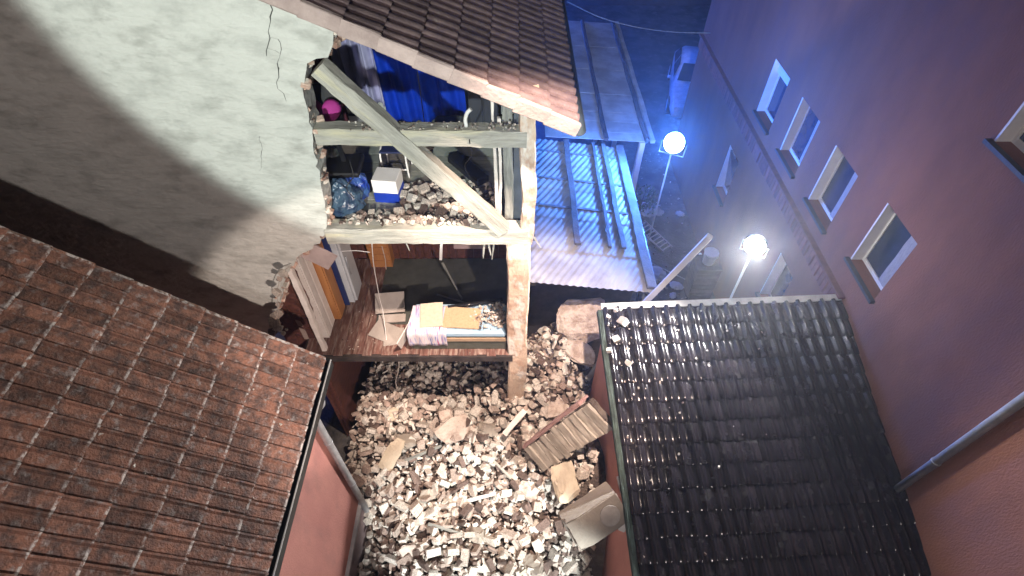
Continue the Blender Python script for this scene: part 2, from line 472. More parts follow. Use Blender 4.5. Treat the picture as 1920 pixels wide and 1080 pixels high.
# bricks bared along the broken edge
bm_ = [box_mesh(0.12, 0.11, 0.07, 0.012, 1, 0.006) for _ in range(4)]
for q in bm_: q.materials.append(m_brick)
acc = 0
for i in range(1, len(poly) - 7):
    x, z = poly[i]
    if z < 3.2: break
    for k in range(2):
        if lr.random() < 0.62:
            mw = T(x + lr.uniform(-0.05, 0.03), WY + 0.03 + 0.12 * k + lr.uniform(0, 0.06), z + lr.uniform(-0.03, 0.03)) @ Euler((lr.uniform(-.3, .3), lr.uniform(-.5, .5), lr.uniform(-.5, .5))).to_matrix().to_4x4()
            mw = mw @ Matrix.Diagonal((lr.uniform(.4, .9), lr.uniform(.5, 1), lr.uniform(.4, 1), 1))
            add('brick', lr.choice(bm_), None, house, mw)
# frame timbers
UF = 5.86                              # upper floor level
beam('sill_beam', (at(612, 443, Y=WY).x, WY + 0.10, 5.83), (0.20, WY + 0.10, 5.81), 0.22, 0.25, m_timber, house)
beam('mid_rail', (at(588, 255, Y=WY).x, WY + 0.10, 7.26), (0.16, WY + 0.10, 7.22), 0.18, 0.20, m_timber, house)
beam('brace', (-1.87, WY + 0.04, 8.03), (-0.10, WY + 0.02, 5.93), 0.15, 0.185, m_timber, house)
beam('corner_post', (0.185, WY + 0.09, 5.66), (0.185, WY + 0.09, 7.78), 0.17, 0.15, m_pier, house, up=(0, 1, 0), jit=0.012)
beam('stud', (-0.045, WY + 0.30, UF), (-0.045, WY + 0.30, 7.80), 0.11, 0.11, m_greywood, house, up=(0, 1, 0))
box('infill_panel', (0.02, WY + 0.26, UF), (0.13, WY + 0.32, 7.7), mat('blue_grey_panel', (0.10, 0.115, 0.13), rough=0.8, scale=6), house)
for xx, lean in ((-0.20, 0.0), (-0.155, 0.02), (-0.175, -0.03)):
    beam('frame_splinter', (xx, WY + 0.24, UF), (xx + lean, WY + 0.25, 7.75 - abs(lean) * 20), 0.03, 0.04, m_whitewood, house, up=(0, 1, 0), jit=0.006)
beam('pier', (0.085, WY + 0.14, 0.2), (0.085, WY + 0.14, 5.70), 0.31, 0.30, m_pier, house, up=(0, 1, 0), jit=0.006, seg=0.14)
add('side_wall', prism_xz([(0.12, 0), (0.25, 0), (0.25, 7.62), (0.12, 7.66)], WY + 0.32, 12.5), m_plaster, house)
# upper room
add('upper_floor', box_mesh(3.5, 2.68, 0.16), m_darkwood, house, T(-1.56, WY + 1.55, UF - 0.085))
m_floorboard = mat('grey_green_boards', (0.36, 0.37, 0.31), (0.24, 0.25, 0.21), rough=0.8, scale=3, bump=0.4, stretch=(1, 6, 6), rand=0.2)
fb = box_mesh(3.3, 0.205, 0.02, 0.004); fb.materials.append(m_floorboard)
for i in range(12):
    add('floor_board', fb, None, house, T(-1.55, WY + 0.35 + i * 0.21, UF + 0.008 + rnd.uniform(0, .003)))
m_roomwall = mat('room_wall', (0.52, 0.53, 0.50), (0.40, 0.41, 0.39), rough=0.95, scale=2, bump=0.3)
m_room2 = mat('room_wall_warm', (0.40, 0.32, 0.28), (0.30, 0.23, 0.20), rough=0.95, scale=2, bump=0.3)
add('back_wall', prism_xz([(-3.35, UF - .15), (0.12, UF - .15), (0.12, 7.5), (-3.35, 9.2)], 7.85, 7.95), m_roomwall, house)
add('partition', prism_xz([(-3.02, UF - .0), (-2.94, UF - .0), (-2.94, 9.0), (-3.02, 9.05)], WY + 0.32, 7.84), m_roomwall, house)
# lower room
LF = 3.21
add('lower_floor', box_mesh(3.42, 2.30, 0.13), m_darkwood, house, T(-1.70, WY + 1.11, LF - 0.075))
m_board2 = mat('red_floor_boards', (0.20, 0.10, 0.08), (0.11, 0.055, 0.045), rough=0.45, scale=3, bump=0.3, stretch=(6, 1, 6), rand=0.25, c3=(0.34, 0.26, 0.22), scale3=4, lo3=0.47, hi3=0.68)
fb2 = box_mesh(0.152, 2.2, 0.02, 0.003); fb2.materials.append(m_board2)
for i in range(22):
    add('floor_board', fb2, None, house, T(-3.30 + i * 0.156, WY + 1.10 + rnd.uniform(-.03, .01), LF + 0.004))
add('lower_back_wall', box_mesh(3.4, 0.1, 2.42), m_room2, house, T(-1.70, 7.27, LF + 1.21))
wp = box_mesh(0.15, 0.02, 0.62, 0.005); wp.materials.append(m_redwood)
for i in range(21):
    add('wall_plank', wp, None, house, T(-3.28 + i * 0.155, 7.205 + rnd.uniform(-.006, 0), LF + 0.32))
box('lower_left_wall', (-3.46, WY + 0.31, LF), (-3.38, 7.2, 5.63), m_room2, house)
box('lower_right_wall', (-0.02, WY + 0.30, LF), (0.10, 7.2, 5.63), mat('cool_wallpaper', (0.42, 0.44, 0.47), (0.3, 0.32, 0.34), scale=5, rough=.9), house)
for i in range(5):
    beam('joist', (-3.0 + i * 0.68, WY + 0.22, 5.60), (-3.0 + i * 0.68, 7.2, 5.60), 0.12, 0.16, m_darkwood, house, jit=0.004)
beam('floor_edge_beam', (-3.35, WY + 0.03, 3.08), (-0.08, WY + 0.03, 3.07), 0.08, 0.10, m_darkwood, house, jit=0.010)
# ragged timber skin left of the lower room
for i, (x0, x1, z0, z1, c) in enumerate(((-3.86, -3.60, 2.2, 4.75, m_redwood), (-3.62, -3.40, 2.4, 5.0, m_redwood), (-3.42, -3.22, 2.3, 5.25, m_redwood))):
    beam('broken_stud', (x0 + .1, WY + 0.36, z0), (x1 + .05, WY + 0.36, z1), 0.20, 0.10, c, house, up=(0, 1, 0), jit=0.015)
# ground floor room
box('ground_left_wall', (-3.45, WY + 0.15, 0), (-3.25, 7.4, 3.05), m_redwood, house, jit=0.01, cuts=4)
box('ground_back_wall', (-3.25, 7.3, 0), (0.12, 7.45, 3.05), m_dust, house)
# roof
rv = Vector((-1, 0, SL)).normalized(); rn = Vector((SL, 0, 1)).normalized()
roof = add('roof', prism_xz([(EX, EZ - 0.10), (EX, EZ - 0.03), (RIDGE, rz(RIDGE) - 0.03), (-10.6, rz(-10.6) - 0.03), (-10.6, rz(-10.6) - 0.10), (RIDGE, rz(RIDGE) - 0.10)], WY - 0.26, 13.0),
           mat('roof_boards', (0.10, 0.07, 0.06), rough=.9, scale=5), house)
TW, TL = 0.35, 0.335
def prof2(f):
    return 0.052 * abs(math.sin(2 * math.pi * f)) ** 0.65 - 0.012
lay_tiles(roof, tile_mesh(TW, TL, prof2, 14, 0.035, 0.028), m_tile_brown, (EX + 0.03, WY - 0.22, EZ - 0.01), (0, 1, 0), rv, TW, TL, 14, 12)
for r in range(12):
    p = Vector((EX + 0.02, WY - 0.27, EZ - 0.035)) + rv * (r * TL + TL / 2) + rn * 0.01
    add('verge_tile', box_mesh(TL + 0.03, 0.055, 0.15, 0.012, 1, 0.006), m_verge, roof, frame_m(p, rv, (0, 1, 0), -rn if False else rv.cross(Vector((0, 1, 0)))) @ RY(-2.5))
gp = [(EX + 0.06 + 0.065 * math.cos(a), EZ - 0.05 + 0.065 * math.sin(a)) for a in [math.pi + i * math.pi / 8 for i in range(9)]]
gp += [(x * 0.93 + (EX + 0.06) * 0.07, z + 0.006) for x, z in reversed(gp)]
add('gutter', prism_xz(gp, WY - 0.24, 13), mat('blue_grey_gutter', (0.06, 0.085, 0.10), rough=.5, scale=5, bump=.1), roof)

# ================================================================== pink house on the left
ph = root('pink_house', (-4.5, 2, 0), 'low pink rendered house with old red tiled roof and black gutter', 'house')
PX, PZ, PS = -2.45, 4.66, 0.88
box('wall', (-9.0, -2.0, 0), (-2.70, 3.6, 4.42), m_pink, ph)
box('plinth', (-2.70, -2.0, 0), (-2.675, 3.58, 0.85), m_pinkgrey, ph)
box('plinth_cap', (-2.70, -2.0, 0.85), (-2.64, 3.58, 0.91), mat('plinth_cap', (0.5, 0.5, 0.5), rough=.7), ph)
proof = add('roof', prism_xz([(PX - 0.02, PZ - 0.09), (PX - 0.02, PZ - 0.03), (-6.6, PZ - 0.03 + PS * (6.6 + PX)), (-10.8, PZ - 0.03), (-10.8, PZ - 0.09), (-6.6, PZ - 0.10 + PS * (6.6 + PX))], -2.0, 3.86),
            m_tile_red, ph)
pv = Vector((-1, 0, PS)).normalized()
def prof_flat(f):
    return 0.004 + (0.020 if f > 0.84 else 0.0) - (0.014 if f < 0.10 else 0.0) + 0.006 * math.sin(math.pi * f)
lay_tiles(proof, tile_mesh(0.156, 0.375, prof_flat, 8, 0.030, 0.024), m_tile_red, (PX + 0.03, 3.90 - 0.156 * 22, PZ), (0, 1, 0), pv, 0.156, 0.375, 22, 12, wob=0.005)
for i in range(12):
    p = Vector((PX + 0.02, 3.915, PZ + 0.005)) + pv * (0.19 + i * 0.375)
    add('verge_tile', box_mesh(0.385, 0.05, 0.09, 0.01, 1, 0.004), m_tile_red, proof, frame_m(p, pv, (0, 1, 0), pv.cross(Vector((0, 1, 0)))) @ RY(-2.5))
gut = add('gutter', prism_xz([(-2.475, 4.68), (-2.475, 4.52), (-2.345, 4.52), (-2.345, 4.67), (-2.36, 4.67), (-2.36, 4.535), (-2.46, 4.535), (-2.46, 4.68)], -2.0, 3.92), m_black, ph)
box('gutter_lip', (-2.347, -2.0, 4.668), (-2.335, 3.92, 4.682), m_palelip, gut)
box('gutter_end', (-2.475, 3.921, 4.52), (-2.345, 3.932, 4.68), m_black, gut)
box('soffit', (-2.70, -2.0, 4.43), (-2.48, 3.6, 4.47), m_black, ph)
dp = tube('downpipe', curve_pts([(-2.41, 3.42, 4.52), (-2.43, 3.42, 4.40), (-2.60, 3.44, 4.15), (-2.615, 3.44, 3.9), (-2.615, 3.44, 0.55), (-2.60, 3.44, 0.2), (-2.52, 3.42, 0.08)], 40), 0.055, m_zinc, ph, 12)
for z in (3.3, 1.8):
    add('pipe_bracket', tube_mesh([(-2.615, 3.44, z - .02), (-2.615, 3.44, z + .02)], 0.062, 12), m_zinc, dp)

# ================================================================== black roofed house on the right
bh = root('black_roofed_house', (3, 3, 0), 'pink rendered outbuilding under a glossy black pantile roof', 'house')
s3 = Vector((-0.050, 0.97, 0.242)).normalized(); u3 = Vector((0.9987, 0.051, 0)).normalized(); n3 = u3.cross(s3)
TOPL = at(1128, 584, t=8.35)
BW, BL, BR, BC = 0.19, 0.292, 14, 20
org3 = TOPL - s3 * (BR * BL)
def prof_pan(f):
    return 0.048 * max(0.0, math.cos((f - 0.28) * math.pi * 1.75)) ** 1.3 if abs(f - 0.28) < 0.286 else -0.010 * math.sin((f - 0.566) / 0.434 * math.pi) if f > 0.566 else 0.0
deck_n = -0.05
c = [org3 + u3 * 0.0, org3 + u3 * (BW * BC), TOPL + u3 * (BW * BC), TOPL]
V = [q + n3 * -0.02 for q in c] + [q + n3 * -0.09 for q in c]
broof = add('roof', mesh_of(V, [(0, 1, 2, 3), (7, 6, 5, 4), (0, 4, 5, 1), (1, 5, 6, 2), (2, 6, 7, 3), (3, 7, 4, 0)]), m_black, bh)
lay_tiles(broof, tile_mesh(BW, BL, prof_pan, 14, 0.030, 0.024, curve=0.045, smooth=True), m_tile_black, org3, u3, s3, BW, BL, BC, BR, wob=0.006, rest=None)
# pale flashing along the top edge, rolls stand out of it
add('top_flashing', box_mesh(BW * BC, 0.10, 0.035), m_palelip, broof, frame_m(TOPL + u3 * (BW * BC / 2) + s3 * 0.075 + n3 * 0.012, u3, s3, n3))
add('verge_flashing', box_mesh(0.07, BR * BL, 0.10, 0.0, 1, 0.006, 24), m_moss_metal, broof, frame_m(org3 + s3 * (BR * BL / 2) + u3 * -0.035 + n3 * 0.0, u3, s3, n3))
bc = root_m = None
def yaw_box(name, lx0, lx1, ly0, ly1, z0, z1a, z1b, mtl, parent):
    """box along the outbuilding's own axes, its top falling from z1b (far) to z1a (near)"""
    uu = Vector((u3.x, u3.y, 0)); ss = Vector((-u3.y, u3.x, 0)); o = Vector((TOPL.x, TOPL.y, 0))
    P = lambda a, b, z: o + uu * a + ss * b + Vector((0, 0, z))
    V = [P(lx0, ly0, z0), P(lx1, ly0, z0), P(lx1, ly1, z0), P(lx0, ly1, z0), P(lx0, ly0, z1a), P(lx1, ly0, z1a), P(lx1, ly1, z1b), P(lx0, ly1, z1b)]
    return add(name, mesh_of(V, [(3, 2, 1, 0), (4, 5, 6, 7), (0, 1, 5, 4), (1, 2, 6, 5), (2, 3, 7, 6), (3, 0, 4, 7)]), mtl, parent)
yaw_box('wall', 0.05, BW * BC - 0.1, -3.9, -0.12, 0, TOPL.z - 0.97 - 0.12, TOPL.z - 0.03 - 0.12, m_pink, bh)

# ================================================================== tall facade building on the right
FX = 5.2
fb_ = root('orange_facade_house', (7, 10, 0), 'tall orange brown rendered house with white framed windows along the alley', 'house')
FY0, FY1, FH = -0.5, 14.9, 11.0
WIN = [(9.60, 10.42, 4.42, 5.55), (8.12, 8.95, 4.45, 5.55), (6.62, 7.45, 4.45, 5.55), (10.35, 11.06, 1.93, 3.15), (6.75, 7.42, 1.95, 3.15), (5.0, 5.83, 4.6, 5.7), (3.9, 5.05, 7.2, 8.3)]
def wall_with_windows(name, rects, y0, y1, z0, z1, x, th, mtl, parent):
    ys = sorted({y0, y1} | {r[0] for r in rects} | {r[1] for r in rects}); zs = sorted({z0, z1} | {r[2] for r in rects} | {r[3] for r in rects})
    bm = bmesh.new(); vs = {}
    def vt(y, z):
        if (y, z) not in vs: vs[(y, z)] = bm.verts.new((x, y, z))
        return vs[(y, z)]
    for i in range(len(ys) - 1):
        for j in range(len(zs) - 1):
            cy, cz = (ys[i] + ys[i + 1]) / 2, (zs[j] + zs[j + 1]) / 2
            if any(r[0] < cy < r[1] and r[2] < cz < r[3] for r in rects): continue
            bm.faces.new([vt(ys[i], zs[j]), vt(ys[i + 1], zs[j]), vt(ys[i + 1], zs[j + 1]), vt(ys[i], zs[j + 1])])
    r = bmesh.ops.extrude_face_region(bm, geom=bm.faces[:])
    bmesh.ops.translate(bm, verts=[g for g in r['geom'] if isinstance(g, bmesh.types.BMVert)], vec=(th, 0, 0))
    return add(name, bm_mesh(bm), mtl, parent)
wall_with_windows('facade_wall', WIN, FY0, FY1, 0, FH, FX, 0.35, m_facade, fb_)
box('far_wall', (FX + 0.352, FY1 - 0.35, 0), (13, FY1, FH), m_facade, fb_)
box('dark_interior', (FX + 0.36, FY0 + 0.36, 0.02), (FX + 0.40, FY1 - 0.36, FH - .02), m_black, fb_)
m_lilac_grey = mat('net_curtain', (0.42, 0.41, 0.42), (0.30, 0.30, 0.31), rough=.9, scale=12, stretch=(1, 8, 1))
def window(x, y0, y1, z0, z1, parent, shutter=0.0, tilt=0.0):
    w = box('window', (x + 0.17, y0 + .001, z0 + .001), (x + 0.22, y0 + 0.065, z1 - .001), m_white, parent)
    box('frame', (x + 0.17, y1 - 0.065, z0 + .001), (x + 0.22, y1 - .001, z1 - .001), m_white, w)
    box('frame', (x + 0.172, y0 + 0.066, z0 + .001), (x + 0.218, y1 - 0.066, z0 + 0.07), m_white, w)
    box('frame', (x + 0.172, y0 + 0.066, z1 - 0.07), (x + 0.218, y1 - 0.066, z1 - .001), m_white, w)
    me = box_mesh(0.02, y1 - y0 - 0.14, z1 - z0 - 0.15)
    add('pane', me, m_glass, w, T(x + 0.195, (y0 + y1) / 2, z0 + 0.07) @ RY(tilt) @ T(0, 0, (z1 - z0 - 0.14) / 2))
    box('sill', (x - 0.07, y0 - 0.04, z0 - 0.05), (x + 0.168, y1 + 0.04, z0 - 0.002), mat('dark_sill', (0.05, 0.05, 0.055), rough=.6), w)
    box('reveal_trim', (x + 0.002, y1 - 0.03, z0 + .003), (x + 0.168, y1 - 0.002, z1 - .003), m_white, w)
    if int(y0 * 100) % 3:
        box('curtain', (x + 0.16, y0 + .07, z0 + .075), (x + 0.178, y0 + .07 + (y1 - y0) * .3, z1 - .075), m_lilac_grey, w, 0, .006, 3)
    if shutter:
        for k in range(int(shutter / 0.05)):
            box('shutter_slat', (x + 0.10, y0 + 0.01, z1 - 0.05 * (k + 1) + 0.004), (x + 0.115, y1 - 0.035, z1 - 0.05 * k), m_white, w)
for i, (a, b_, c_, d_) in enumerate(WIN):
    window(FX, a, b_, c_, d_, fb_, 0.30 if i == 0 else 0, -9 if i == 3 else 0)
cb = box_mesh(0.09, 0.105, 0.30, 0.008); cb.materials.append(m_course)
for i in range(int((FY1 - FY0) / 0.12)):
    if FY0 + i * 0.12 < 5.4: continue
    add('course_brick', cb, None, fb_, T(FX - 0.025 + rnd.uniform(-.008, .008), FY0 + 0.06 + i * 0.12, 3.92 + rnd.uniform(-.006, .006)))
box('course_ledge', (FX - 0.10, 5.45, 4.075), (FX - 0.001, FY1, 4.115), m_course, fb_)

fp = tube('downpipe', [(FX - .06, 2.75, 3.3), (FX - .06, 2.75, FH)], .05, m_zinc, fb_, 12)
for z in (4.2, 6.0, 7.8): add('pipe_bracket', tube_mesh([(FX - .06, 2.75, z), (FX - .06, 2.75, z + .03)], .058, 12), m_zinc, fp)

# ================================================================== lean-to with translucent corrugated sheets
lt = root('corrugated_lean_to', (1.3, 8, 0), 'lean-to roof of translucent corrugated sheets beside the broken house', 'roof')
LX0, LX1, LY0, LY1 = 0.27, 2.42, 5.95, 10.05
def lz(x): return 3.98 - (x - LX0) * 0.13
cutsY = [LY0, 6.75, 7.6, 8.45, 9.25, LY1]
kd = Vector((0.855, -0.518))
for i in range(len(cutsY) - 1):
    y0, y1 = cutsY[i] - 0.06, cutsY[i + 1]
    nx, ny = 90, max(8, int((y1 - y0) / 0.022))
    V, Fc = [], []
    for j in range(ny + 1):
        for k in range(nx + 1):
            x = LX0 + (LX1 - LX0) * k / nx; y = y0 + (y1 - y0) * j / ny
            V.append((x, y, lz(x) + 0.012 * i * 0.5 + 0.011 * math.sin(2 * math.pi * (x * kd.x + y * kd.y) / 0.105) + 0.012 * (1 - j / ny)))
    for j in range(ny):
        for k in range(nx):
            q = j * (nx + 1) + k
            Fc.append((q, q + 1, q + nx + 2, q + nx + 1))
    add('sheet', mesh_of(V, Fc, smooth=True), m_sheet, lt)
for x, w in ((0.36, .08), (1.16, 0.11), (1.74, 0.055), (1.98, 0.09), (2.33, 0.16)):
    beam('shade_batten', (x, LY0 + (.9 if x < 2 else 0), lz(x) + 0.055), (x, LY1, lz(x) + 0.065), w, 0.06, m_greydark, lt, jit=0.004)  # part real battens, part solid stand-ins for the shadow bands on the sheets
for y in (7.85, 8.7, 9.62):
    beam('shade_purlin', (LX0, y, lz(LX0) + 0.03), (2.2, y, lz(2.2) + 0.03), 0.05, 0.03, m_greydark, lt, jit=0.004)  # cross strips, likewise partly standing in for cast shadow bands
for x in (0.36, 1.3, 2.3):
    beam('rafter', (x, LY0, lz(x) - 0.085), (x, LY1, lz(x) - 0.085), 0.09, 0.12, m_darkwood, lt, jit=0.004)
for y in (LY0 + .1, 8.0, LY1 - .1):
    beam('post', (2.32, y, 0), (2.32, y, lz(2.32) - 0.24), 0.10, 0.10, m_greywood, lt, up=(0, 1, 0), jit=0.004)
box('light_block_wall', (LX0, 6.75, 0), (2.3, 6.83, 3.62), m_darkwood, lt)  # wall added to block the blue light passing under the lean-to
box('light_block_side', (2.22, 6.84, 0), (2.30, LY1, 3.55), m_darkwood, lt)  # side wall added for the same light blocking
box('edge_trim', (LX1, LY0 - 0.05, lz(LX1) - 0.06), (LX1 + 0.02, LY1, lz(LX1) + 0.03), m_zinc, lt)

cp = root('panel_canopy', (1.9, 13, 0), 'flat canopy of pale panels behind the lean-to, lit blue', 'canopy')
CX0, CX1 = 0.72, 3.05
ys = [10.12, 10.42, 10.86, 11.26, 12.08, 13.3, 14.6, 16.2]
def cz(x): return 3.98 - (x - CX0) * 0.06
for i in range(len(ys) - 1):
    for x0, x1 in ((CX0, 2.0), (2.06, CX1 - 0.1)):
        V = [(x0, ys[i] + .008, cz(x0)), (x1, ys[i] + .008, cz(x1)), (x1, ys[i + 1] - .008, cz(x1)), (x0, ys[i + 1] - .008, cz(x0))]
        V = [(a, b, z + rnd.uniform(-.004, .004)) for a, b, z in V]
        V += [(a, b, z - 0.015) for a, b, z in V]
        add('panel', mesh_of(V, [(0, 1, 2, 3), (7, 6, 5, 4), (0, 4, 5, 1), (1, 5, 6, 2), (2, 6, 7, 3), (3, 7, 4, 0)]), m_sheet, cp)
beam('rafter', (2.03, 10.1, cz(2.03) + 0.02), (2.03, 16.2, cz(2.03) + 0.02), 0.09, 0.07, m_darkwood, cp, jit=.004)
beam('rafter', (2.92, 10.1, cz(2.92) + 0.03), (2.92, 16.2, cz(2.92) + 0.03), 0.09, 0.09, m_darkwood, cp, jit=.004)
beam('edge_board', (3.05, 10.1, cz(3.05) + 0.02), (3.05, 16.2, cz(3.05) + 0.02), 0.10, 0.08, m_sheet, cp, jit=.003)
for y in (10.2, 13.0, 16.0):
    beam('post', (2.85, y, 0), (2.85, y, 3.8), 0.12, 0.12, m_whitewood, cp, up=(0, 1, 0), jit=.003)

# ================================================================== lit floodlights in view
def floodlight(name, head, aim, label, col, power, mesh_strength, mast_to, size=0.22, cone=150, radius=0.1, face=None, glow=None):
    head = Vector(head)
    o = root(name, (head.x, head.y, 0), label, 'floodlight')
    d = (Vector(aim) - head).normalized()
    ld_dir = d
    if face: d = Vector(face).normalized()
    side = d.cross(Vector((0, 0, 1))).normalized(); up = side.cross(d)
    fm = frame_m(head, side, up, -d)
    add('housing', tube_mesh([(0, 0, 0.015), (0, 0, 0.09), (0, 0, 0.14)], [size * .72, size * .68, size * .4], 28), m_black, o, fm)
    add('lens', tube_mesh([(0, 0, .025), (0, 0, -.01), (0, 0, -.03)], [size * .66, size * .62, size * .35], 28), emit(name + '_glow', glow or col, mesh_strength), o, fm @ T(0, 0, -0.012))
    add('bracket', tube_mesh([(-size * .8, 0, 0.06), (-size * .8, -size * .75, 0.06), (size * .8, -size * .75, 0.06), (size * .8, 0, 0.06)], 0.012), m_zinc, o, fm)
    foot = head - up * size * 0.75 + d * -0.06
    tube('mast', [(foot.x, foot.y, mast_to + 0.9), (foot.x, foot.y, foot.z)], 0.018, m_palelip, o)
    tube('mast_base', [(foot.x, foot.y, mast_to + 0.35), (foot.x, foot.y, mast_to + 0.92)], 0.026, m_zinc, o)
    for k in range(3):
        a = 2 * math.pi * k / 3 + 0.4
        tube('leg', [(foot.x, foot.y, mast_to + 0.88), (foot.x + 0.5 * math.cos(a), foot.y + 0.5 * math.sin(a), mast_to + 0.02)], 0.014, m_zinc, o)
    if cone:
        spot(name + '_light', head + d * 0.06, head + d * 0.06 + ld_dir * 3, power, col, cone, 0.5, radius)
    else:
        ld = bpy.data.lights.new(name + '_light', 'POINT'); ld.energy = power; ld.color = col; ld.shadow_soft_size = radius
        lo = bpy.data.objects.new(name + '_light', ld); COL.objects.link(lo); lo.location = head + d * 0.15 + Vector((0, 0, 0.12))
    return o
WL = at(1415, 462, X=3.45)
floodlight('white_floodlight', WL, (0.6, 1.5, 5.6), 'glaring white floodlight on a thin mast behind the black roof', (1.0, 0.97, 0.95), 2100, 90, 0.0)
BLp = at(1264, 268, X=3.2)
floodlight('blue_floodlight', BLp, BLp + Vector((-.72, -.45, -.05)), 'glaring blue floodlight beside the canopy edge above the alley', (0.05, 0.22, 1.0), 2700, 90, 0.0, size=0.30, cone=178, face=(-.35, -.75, .45), glow=(0.35, 0.62, 1.0))
ld_ = bpy.data.lights.new('blue_floodlight_spill', 'POINT'); ld_.energy = 620; ld_.color = (0.05, 0.20, 1.0); ld_.shadow_soft_size = 0.12
lo_ = bpy.data.objects.new('blue_floodlight_spill', ld_); COL.objects.link(lo_); lo_.location = BLp + Vector((0.02, 0.05, 0.26))
ld_ = bpy.data.lights.new('white_floodlight_spill', 'POINT'); ld_.energy = 60; ld_.color = (1.0, 0.95, 0.92); ld_.shadow_soft_size = 0.12
lo_ = bpy.data.objects.new('white_floodlight_spill', ld_); COL.objects.link(lo_); lo_.location = WL + Vector((0.05, 0.1, 0.24))

# ================================================================== rubble
def frag_geo(kind, lr):
    """broken brick or stone: hull of a chipped block, unit-ish size"""
    if kind == 0:   dims = (1.0, 0.48, 0.30)
    elif kind == 1: dims = (0.62, 0.50, 0.32)
    elif kind == 2: dims = (0.7, 0.6, 0.5)
    else:           dims = (0.85, 0.6, 0.2)
    pts = []
    for sx in (-1, 1):
        for sy in (-1, 1):
            for sz in (-1, 1):
                j = 0.05 if kind == 0 else 0.22
                p = Vector((sx * dims[0], sy * dims[1], sz * dims[2])) * 0.5
                if lr.random() < (0.25 if kind == 0 else 0.45):      # knocked-off corner: three cut points
                    k = lr.uniform(0.15, 0.4)
                    pts.append(p - Vector((sx * dims[0] * k, 0, 0)) * lr.uniform(.6, 1)); pts.append(p - Vector((0, sy * dims[1] * k, 0)) * lr.uniform(.6, 1)); pts.append(p - Vector((0, 0, sz * dims[2] * k)) * lr.uniform(.6, 1))
                else:
                    pts.append(Vector((p.x * (1 + lr.uniform(-j, j)), p.y * (1 + lr.uniform(-j, j)), p.z * (1 + lr.uniform(-j, j)))))
    bm = bmesh.new()
    for p in pts: bm.verts.new(p)
    r = bmesh.ops.convex_hull(bm, input=bm.verts[:])
    junk = [g for g in r['geom_interior'] if isinstance(g, bmesh.types.BMVert)]
    if junk: bmesh.ops.delete(bm, geom=junk, context='VERTS')
    return bm_mesh(bm)
fr = random.Random(11)
FR = {k: [frag_geo(k, fr) for _ in range(7)] for k in range(4)}
for k in FR:
    for me in FR[k]: me.materials.append(m_rubble)
def sstep(a, b, x):
    t = max(0.0, min(1.0, (x - a) / (b - a))); return t * t * (3 - 2 * t)
def heap(x, y):
    """height of the rubble heap"""
    h = 0.95 + 0.28 * sstep(3.6, 5.0, y)
    h += 1.15 * math.exp(-(((x - 0.45) / 0.75) ** 2 + ((y - 5.5) / 0.75) ** 2))
    h += 0.9 * math.exp(-(((x - 1.1) / 0.5) ** 2 + ((y - 6.1) / 0.7) ** 2))
    h += 0.25 * math.exp(-(((x + 0.6) / 1.0) ** 2 + ((y - 4.3) / 0.9) ** 2))
    h *= 1 - 0.75 * sstep(-1.75, -2.6, x) * sstep(3.9, 3.2, y)
    h += 1.35 * math.exp(-(((x - 1.35) / 0.55) ** 2 + ((y - 3.8) / 0.85) ** 2))
    h *= 1 - 0.80 * sstep(0.55, 1.15, x) * sstep(2.8, 2.2, y)
    h -= 0.35 * sstep(5.1, 6.6, y) * sstep(0.0, -0.6, x)
    h += 0.10 * math.sin(3.1 * x + 1.7 * y) * math.sin(2.3 * y - 1.1 * x) + 0.05 * math.sin(7 * x) * math.sin(6.3 * y)
    return h
# bed of mortar dust under the pieces
nx, ny = 70, 95
V, Fc = [], []
for j in range(ny + 1):
    for i in range(nx + 1):
        x = -2.95 + 4.5 * i / nx; y = 0.9 + 6.2 * j / ny
        V.append((x, y, max(0.02, heap(x, y) - 0.15 + fr.uniform(-.03, .03))))
for j in range(ny):
    for i in range(nx):
        q = j * (nx + 1) + i; Fc.append((q, q + 1, q + nx + 2, q + nx + 1))
o = add('rubble_bed', mesh_of(V, Fc), m_dust); tag(o, 'grey brown mortar dust and grit under the fallen bricks', 'rubble', kind='stuff')
def frag_rot(tilt):
    return (Matrix.Rotation(fr.uniform(0, 6.283), 4, 'Z') @ Matrix.Rotation(fr.uniform(-tilt, tilt), 4, 'X') @ Matrix.Rotation(fr.uniform(-tilt, tilt), 4, 'Y'))
geo_cache = {}
def geo(me):
    if me.name not in geo_cache:
        geo_cache[me.name] = (np.array([v.co[:] for v in me.vertices]), [tuple(p.vertices) for p in me.polygons])
    return geo_cache[me.name]
SV, SF = [], []
nb = 0
def stuff_frag(x, y, z, size, kind, tilt):
    global nb
    me = fr.choice(FR[kind]); vv, ff = geo(me)
    m = np.array(T(x, y, z) @ frag_rot(tilt) @ Matrix.Scale(size, 4))
    w = vv @ m[:3, :3].T + m[:3, 3]
    SV.append(w); SF.extend([tuple(i + nb for i in f) for f in ff]); nb += len(w)
def in_yard(x, y):
    if y < 3.65 and x < -2.62: return False
    if y < 5.3 and x > 1.33: return False
    return True
for i in range(6200):
    x = fr.uniform(-3.0, 1.45); y = fr.uniform(1.3, 6.9) if i % 4 else fr.uniform(1.6, 5.2)
    if not in_yard(x, y): continue
    s = 0.05 + 0.13 * fr.random() ** 1.8
    k = fr.choice((0, 1, 1, 2, 2, 3))
    stuff_frag(x, y, max(0.03, heap(x, y) + fr.uniform(-.12, .09)), s * 1.2, k, 1.57)
me = mesh_of(np.concatenate(SV), SF)
o = add('rubble_heap', me, m_rubble); tag(o, 'heap of small broken bricks and stones filling the yard', 'rubble', kind='stuff')
